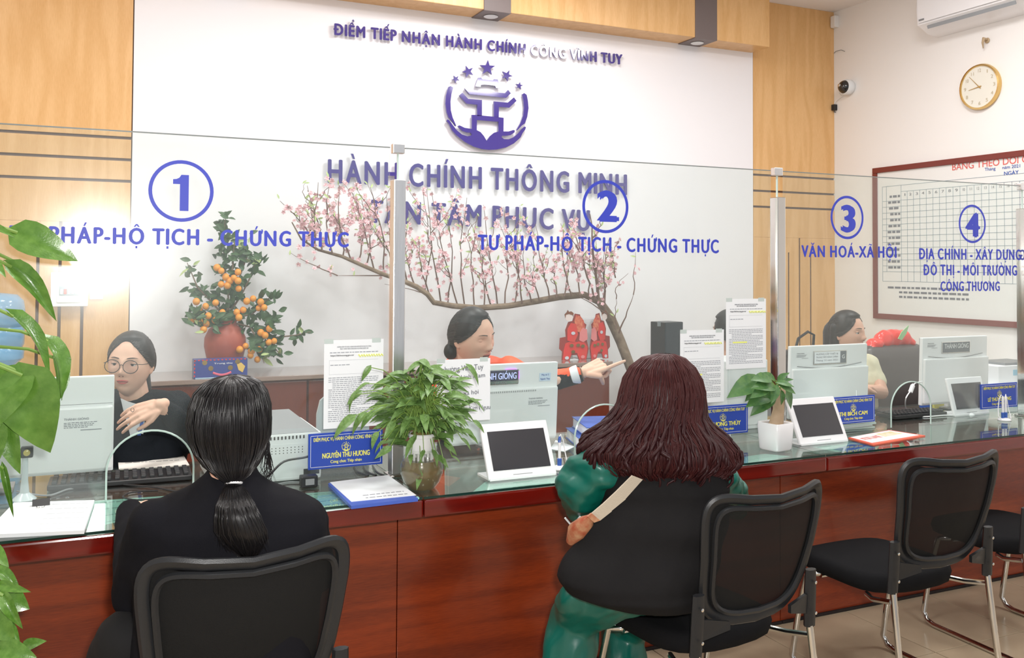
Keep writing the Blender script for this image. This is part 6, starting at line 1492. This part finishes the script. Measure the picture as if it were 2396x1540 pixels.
# --- 6 wine haired woman in green --------------------------------------
YBp = 2.32
t = thing('person', 'seated woman with long wine red hair, black vest and green satin sleeves and trousers', 'person', (1.55, YBp, 0), 'people')
hc = at(1555, 935, Y=YBp+.05); H = Head(hc, math.radians(200), 0, 0, 1.05); sk = MB(); nb = at(1545, 1050, Y=YBp+.02); H.skin(sk, nb); cap(sk, nb, .045, nb+Vector((0, 0, -.1)), .06)
cap(sk, at(1540, 1150, Y=YBp+.03), .08, at(1500, 1340, Y=YBp+.03), .085)
hL, hR_ = at(1440, 1372, Y=YBp+.06), at(1590, 1372, Y=YBp+.09); kL = at(1348, 1440, Y=2.58); fL = Vector((kL.x-.10, 2.54, .09)); kR = at(1455, 1470, Y=2.76); fR = Vector((kR.x-.05, 2.66, .09))
for a, b, f in ((hL, kL, fL), (hR_, kR, fR)): cap(sk, a, .075, b, .052); cap(sk, b, .052, f, .036); cap(sk, f+Vector((0, 0, -.03)), .034, f+Vector((0, .12, -.055)), .027)
sl, el, wl_ = at(1445, 1115, Y=YBp+.06), at(1355, 1165, Y=2.52), Vector((1.66, 2.85, .80)); cap(sk, sl, .035, el, .034); cap(sk, el, .037, wl_, .026); hand(sk, wl_, (.8, .4, 0), (0, 0, -1), (.3,)*4, 1, side=1)
sr, er, wr_ = at(1690, 1120, Y=YBp+.05), at(1720, 1180, Y=2.66), Vector((1.80, 2.86, .80)); cap(sk, sr, .045, er, .038); cap(sk, er, .037, wr_, .026); hand(sk, wr_, (-.5, .7, 0), (0, 0, -1), (.3,)*4, 1, side=-1)
remesh(sk, 'body', SKIN2, .0065, 2, t)
jk = MB(); jk.ring([pring(1480, 1610, 1068, YBp, .07), pring(1420, 1690, 1100, YBp, .10, e=2.4), pring(1405, 1705, 1140, YBp, .12, e=2.6), pring(1400, 1700, 1200, YBp, .13, e=2.5), pring(1355, 1690, 1260, YBp, .135, e=2.4), pring(1325, 1680, 1310, YBp, .14, e=2.4), pring(1303, 1668, 1350, YBp, .15, e=2.4), pring(1320, 1660, 1378, YBp, .155, e=2.4), pring(1400, 1655, 1395, YBp, .15, e=2.4)])
remesh(jk, 'vest', VEST, .008, 3, t, disp=lambda p: .005*noise.noise(p*12)+.004*math.sin(p.z*52))
jk = MB(); cap(jk, at(1440, 1095, Y=YBp+.04), .06, at(1400, 1100, Y=YBp+.06), .066); cap(jk, at(1400, 1098, Y=YBp+.06), .066, at(1362, 1135, Y=2.45), .082); cap(jk, at(1362, 1135, Y=2.45), .082, at(1360, 1178, Y=2.52), .060); cap(jk, at(1360, 1178, Y=2.52), .056, wl_+Vector((-.06, -.05, .0)), .036)
cap(jk, sr, .055, er, .055); cap(jk, er, .055, wr_+Vector((.02, -.03, 0)), .038)
remesh(jk, 'satin_sleeves', SATIN, .007, 2, t, disp=lambda p: .012*noise.noise(p*10)+.012*noise.noise(Vector((p.x*14+p.z*26, p.y*12, p.z*10-p.x*16))))
MB().tube([at(1322+12*k, 1212+9*math.sin(k*1.2)+(6 if 0 < k < 3 else 0), Y=2.47) for k in range(4)], .0032, 6).build('cuff_trim', PLW, t)
jk = MB(); cap(jk, hL, .088, kL, .080); cap(jk, kL, .080, kL.lerp(fL, .5), .085); cap(jk, kL.lerp(fL, .5), .085, fL+Vector((0, 0, .06)), .095); cap(jk, at(1340, 1400, Y=2.45), .05, kL, .07)
cap(jk, hR_, .085, kR, .068); cap(jk, kR, .075, fR+Vector((0, 0, .06)), .075); cap(jk, hL, .085, hR_, .082)
remesh(jk, 'satin_trousers', SATIN, .009, 2, t, disp=lambda p: .016*noise.noise(Vector((p.x*9+p.z*5, p.y*9, p.z*5)))+.012*noise.noise(Vector((p.x*22-p.z*16, p.y*12, p.z*9))))
for f in (fL, fR): m_ = MB(); cap(m_, f+Vector((0, -.05, -.045)), .040, f+Vector((0, .14, -.052)), .034); remesh(m_, 'shoe', PLB, .008, 2, t)
def bk_(px, py, dy=.0): return at(px, py, Y=YBp-.145+dy)
st = MB(); top_ = [bk_(1478, 1112, .035), bk_(1440, 1150, .012), bk_(1410, 1178, .0), bk_(1378, 1205, .0)]; bot_ = [bk_(1508, 1122, .035), bk_(1465, 1168, .012), bk_(1430, 1196, .0), bk_(1402, 1218, .0)]
for i in range(3): st.world_poly([top_[i], top_[i+1], bot_[i+1], bot_[i]], (0, -.004, 0))
st.build('bag_strap', TAN, t)
MB().world_poly([bk_(1382, 1200, -.004), bk_(1402, 1217, -.004), bk_(1388, 1222, -.004), bk_(1372, 1208, -.004)], (0, -.006, 0)).build('strap_tab', RUST, t)
P = [bk_(1384, 1206, -.002), bk_(1372, 1222, .02), bk_(1350, 1242, .05), bk_(1334, 1268, .08)]; MB().tube(P, [(.010, .004), (.022, .02), (.028, .026), (.012, .012)], 10).build('shoulder_bag', RUST, t, True)
HB = [(1540, 1575, 829, .02), (1505, 1600, 838, .06), (1478, 1622, 858, .088), (1461, 1638, 885, .105), (1454, 1646, 915, .112), (1448, 1646, 945, .112), (1432, 1645, 975, .108), (1412, 1662, 1000, .105), (1388, 1692, 1025, .108), (1368, 1712, 1050, .112), (1372, 1718, 1078, .112), (1396, 1706, 1096, .104), (1425, 1690, 1110, .088), (1460, 1660, 1122, .07), (1500, 1630, 1132, .04)]
hm = MB(); hr = []
for a, b, y, d in HB:
    R_ = pring(a, b, y, YBp+.03-.03*sst(950, 1060, y), d, n=56); c = sum(R_, Vector())/56; amp = .02+.13*sst(900, 1060, y)
    hr.append([c+(p-c)*(1+amp*(.5*math.sin(i*.9+y*.021)+.5*noise.noise(Vector((i*.35, y*.02, 0))))) for i, p in enumerate(R_)])
hm.ring(hr).build('hair', HAIRR, t, True, 180)
rnd = random.Random(14); paths = []
for k in range(1500):
    j = rnd.randrange(56); f = rnd.random(); r0 = rnd.choice((0, 1, 2, 3, 5, 7)); o = rnd.uniform(-.002, .005); ph = rnd.uniform(0, 6.3); dr = rnd.uniform(-.12, .12); P = []
    for i in range(r0, len(hr)-rnd.choice((0, 0, 0, 1, 2))):
        jj = (j+f+dr*(i-r0)) % 56; a = int(jj); c = sum(hr[i], Vector())/56; p = hr[i][a].lerp(hr[i][(a+1) % 56], jj-a)
        wv = .002+.014*sst(6, 13, i); n_ = (p-c).normalized(); tg = n_.cross(Vector((0, 0, 1))); P.append(p+n_*(o+wv*math.sin(i*1.4+ph)*.6)+tg*(wv*1.6*math.cos(i*1.1+ph)))
    if len(P) > 3:
        e = P[-1]+(P[-1]-P[-2])*.4+Vector((rnd.gauss(0, .01), rnd.gauss(0, .006), -.014)); P.append(e); paths.append(P)
strands('hair_strands', HAIRR2, t, paths, .0012)
lk = MB()
for k in range(190):
    j = rnd.randrange(56); r0 = rnd.choice((4, 5, 6, 6, 7)); ph = rnd.uniform(0, 6.3); amp = rnd.uniform(.006, .015); fq = rnd.uniform(.5, .85); dr = rnd.uniform(-.35, .35); P = []; end = rnd.uniform(11, 14.5); u = r0; R0 = rnd.uniform(.004, .0085)
    while u < end:
        i = min(int(u), len(hr)-1); i2 = min(i+1, len(hr)-1); f = u-int(u); jj = int(j+dr*(u-r0)) % 56; c = (sum(hr[i], Vector())*(1-f)+sum(hr[i2], Vector())*f)/56; p = hr[i][jj].lerp(hr[i2][jj], f)
        kx = 1 if i < 11 else 1+.0*u
        n_ = (p-c); n_.z = 0; n_.normalize(); tg = Vector((-n_.y, n_.x, 0))
        if i >= 11: p = c+n_*max((p-c).length, (hr[11][jj]-sum(hr[11], Vector())/56).length*(1-.07*(u-11)))
        w_ = sst(r0, r0+3, u)*amp; P.append(p+n_*(.002+w_*math.sin(u*fq*2+ph))+tg*(w_*1.3*math.cos(u*fq*2+ph))-Vector((0, 0, .006*(max(0, u-11))))); u += .4
    if len(P) > 5: lk.tube(P, [max(.0008, R0*math.sin(math.pi*min(1, .12+.88*q/(len(P)-1)))**.7) for q in range(len(P))], 6)
lk.build('wavy_locks', HAIRR, t, True, 180, kind='stuff')
# ------------------------------------------------------------------ tidy
bpy.data.objects.remove(_to)
for o in SC.objects:
    if 'org' in o.keys(): del o['org']
for o in SC.objects:
    if o.type == 'MESH' and o.parent and 'category' in o.keys(): del o['category']
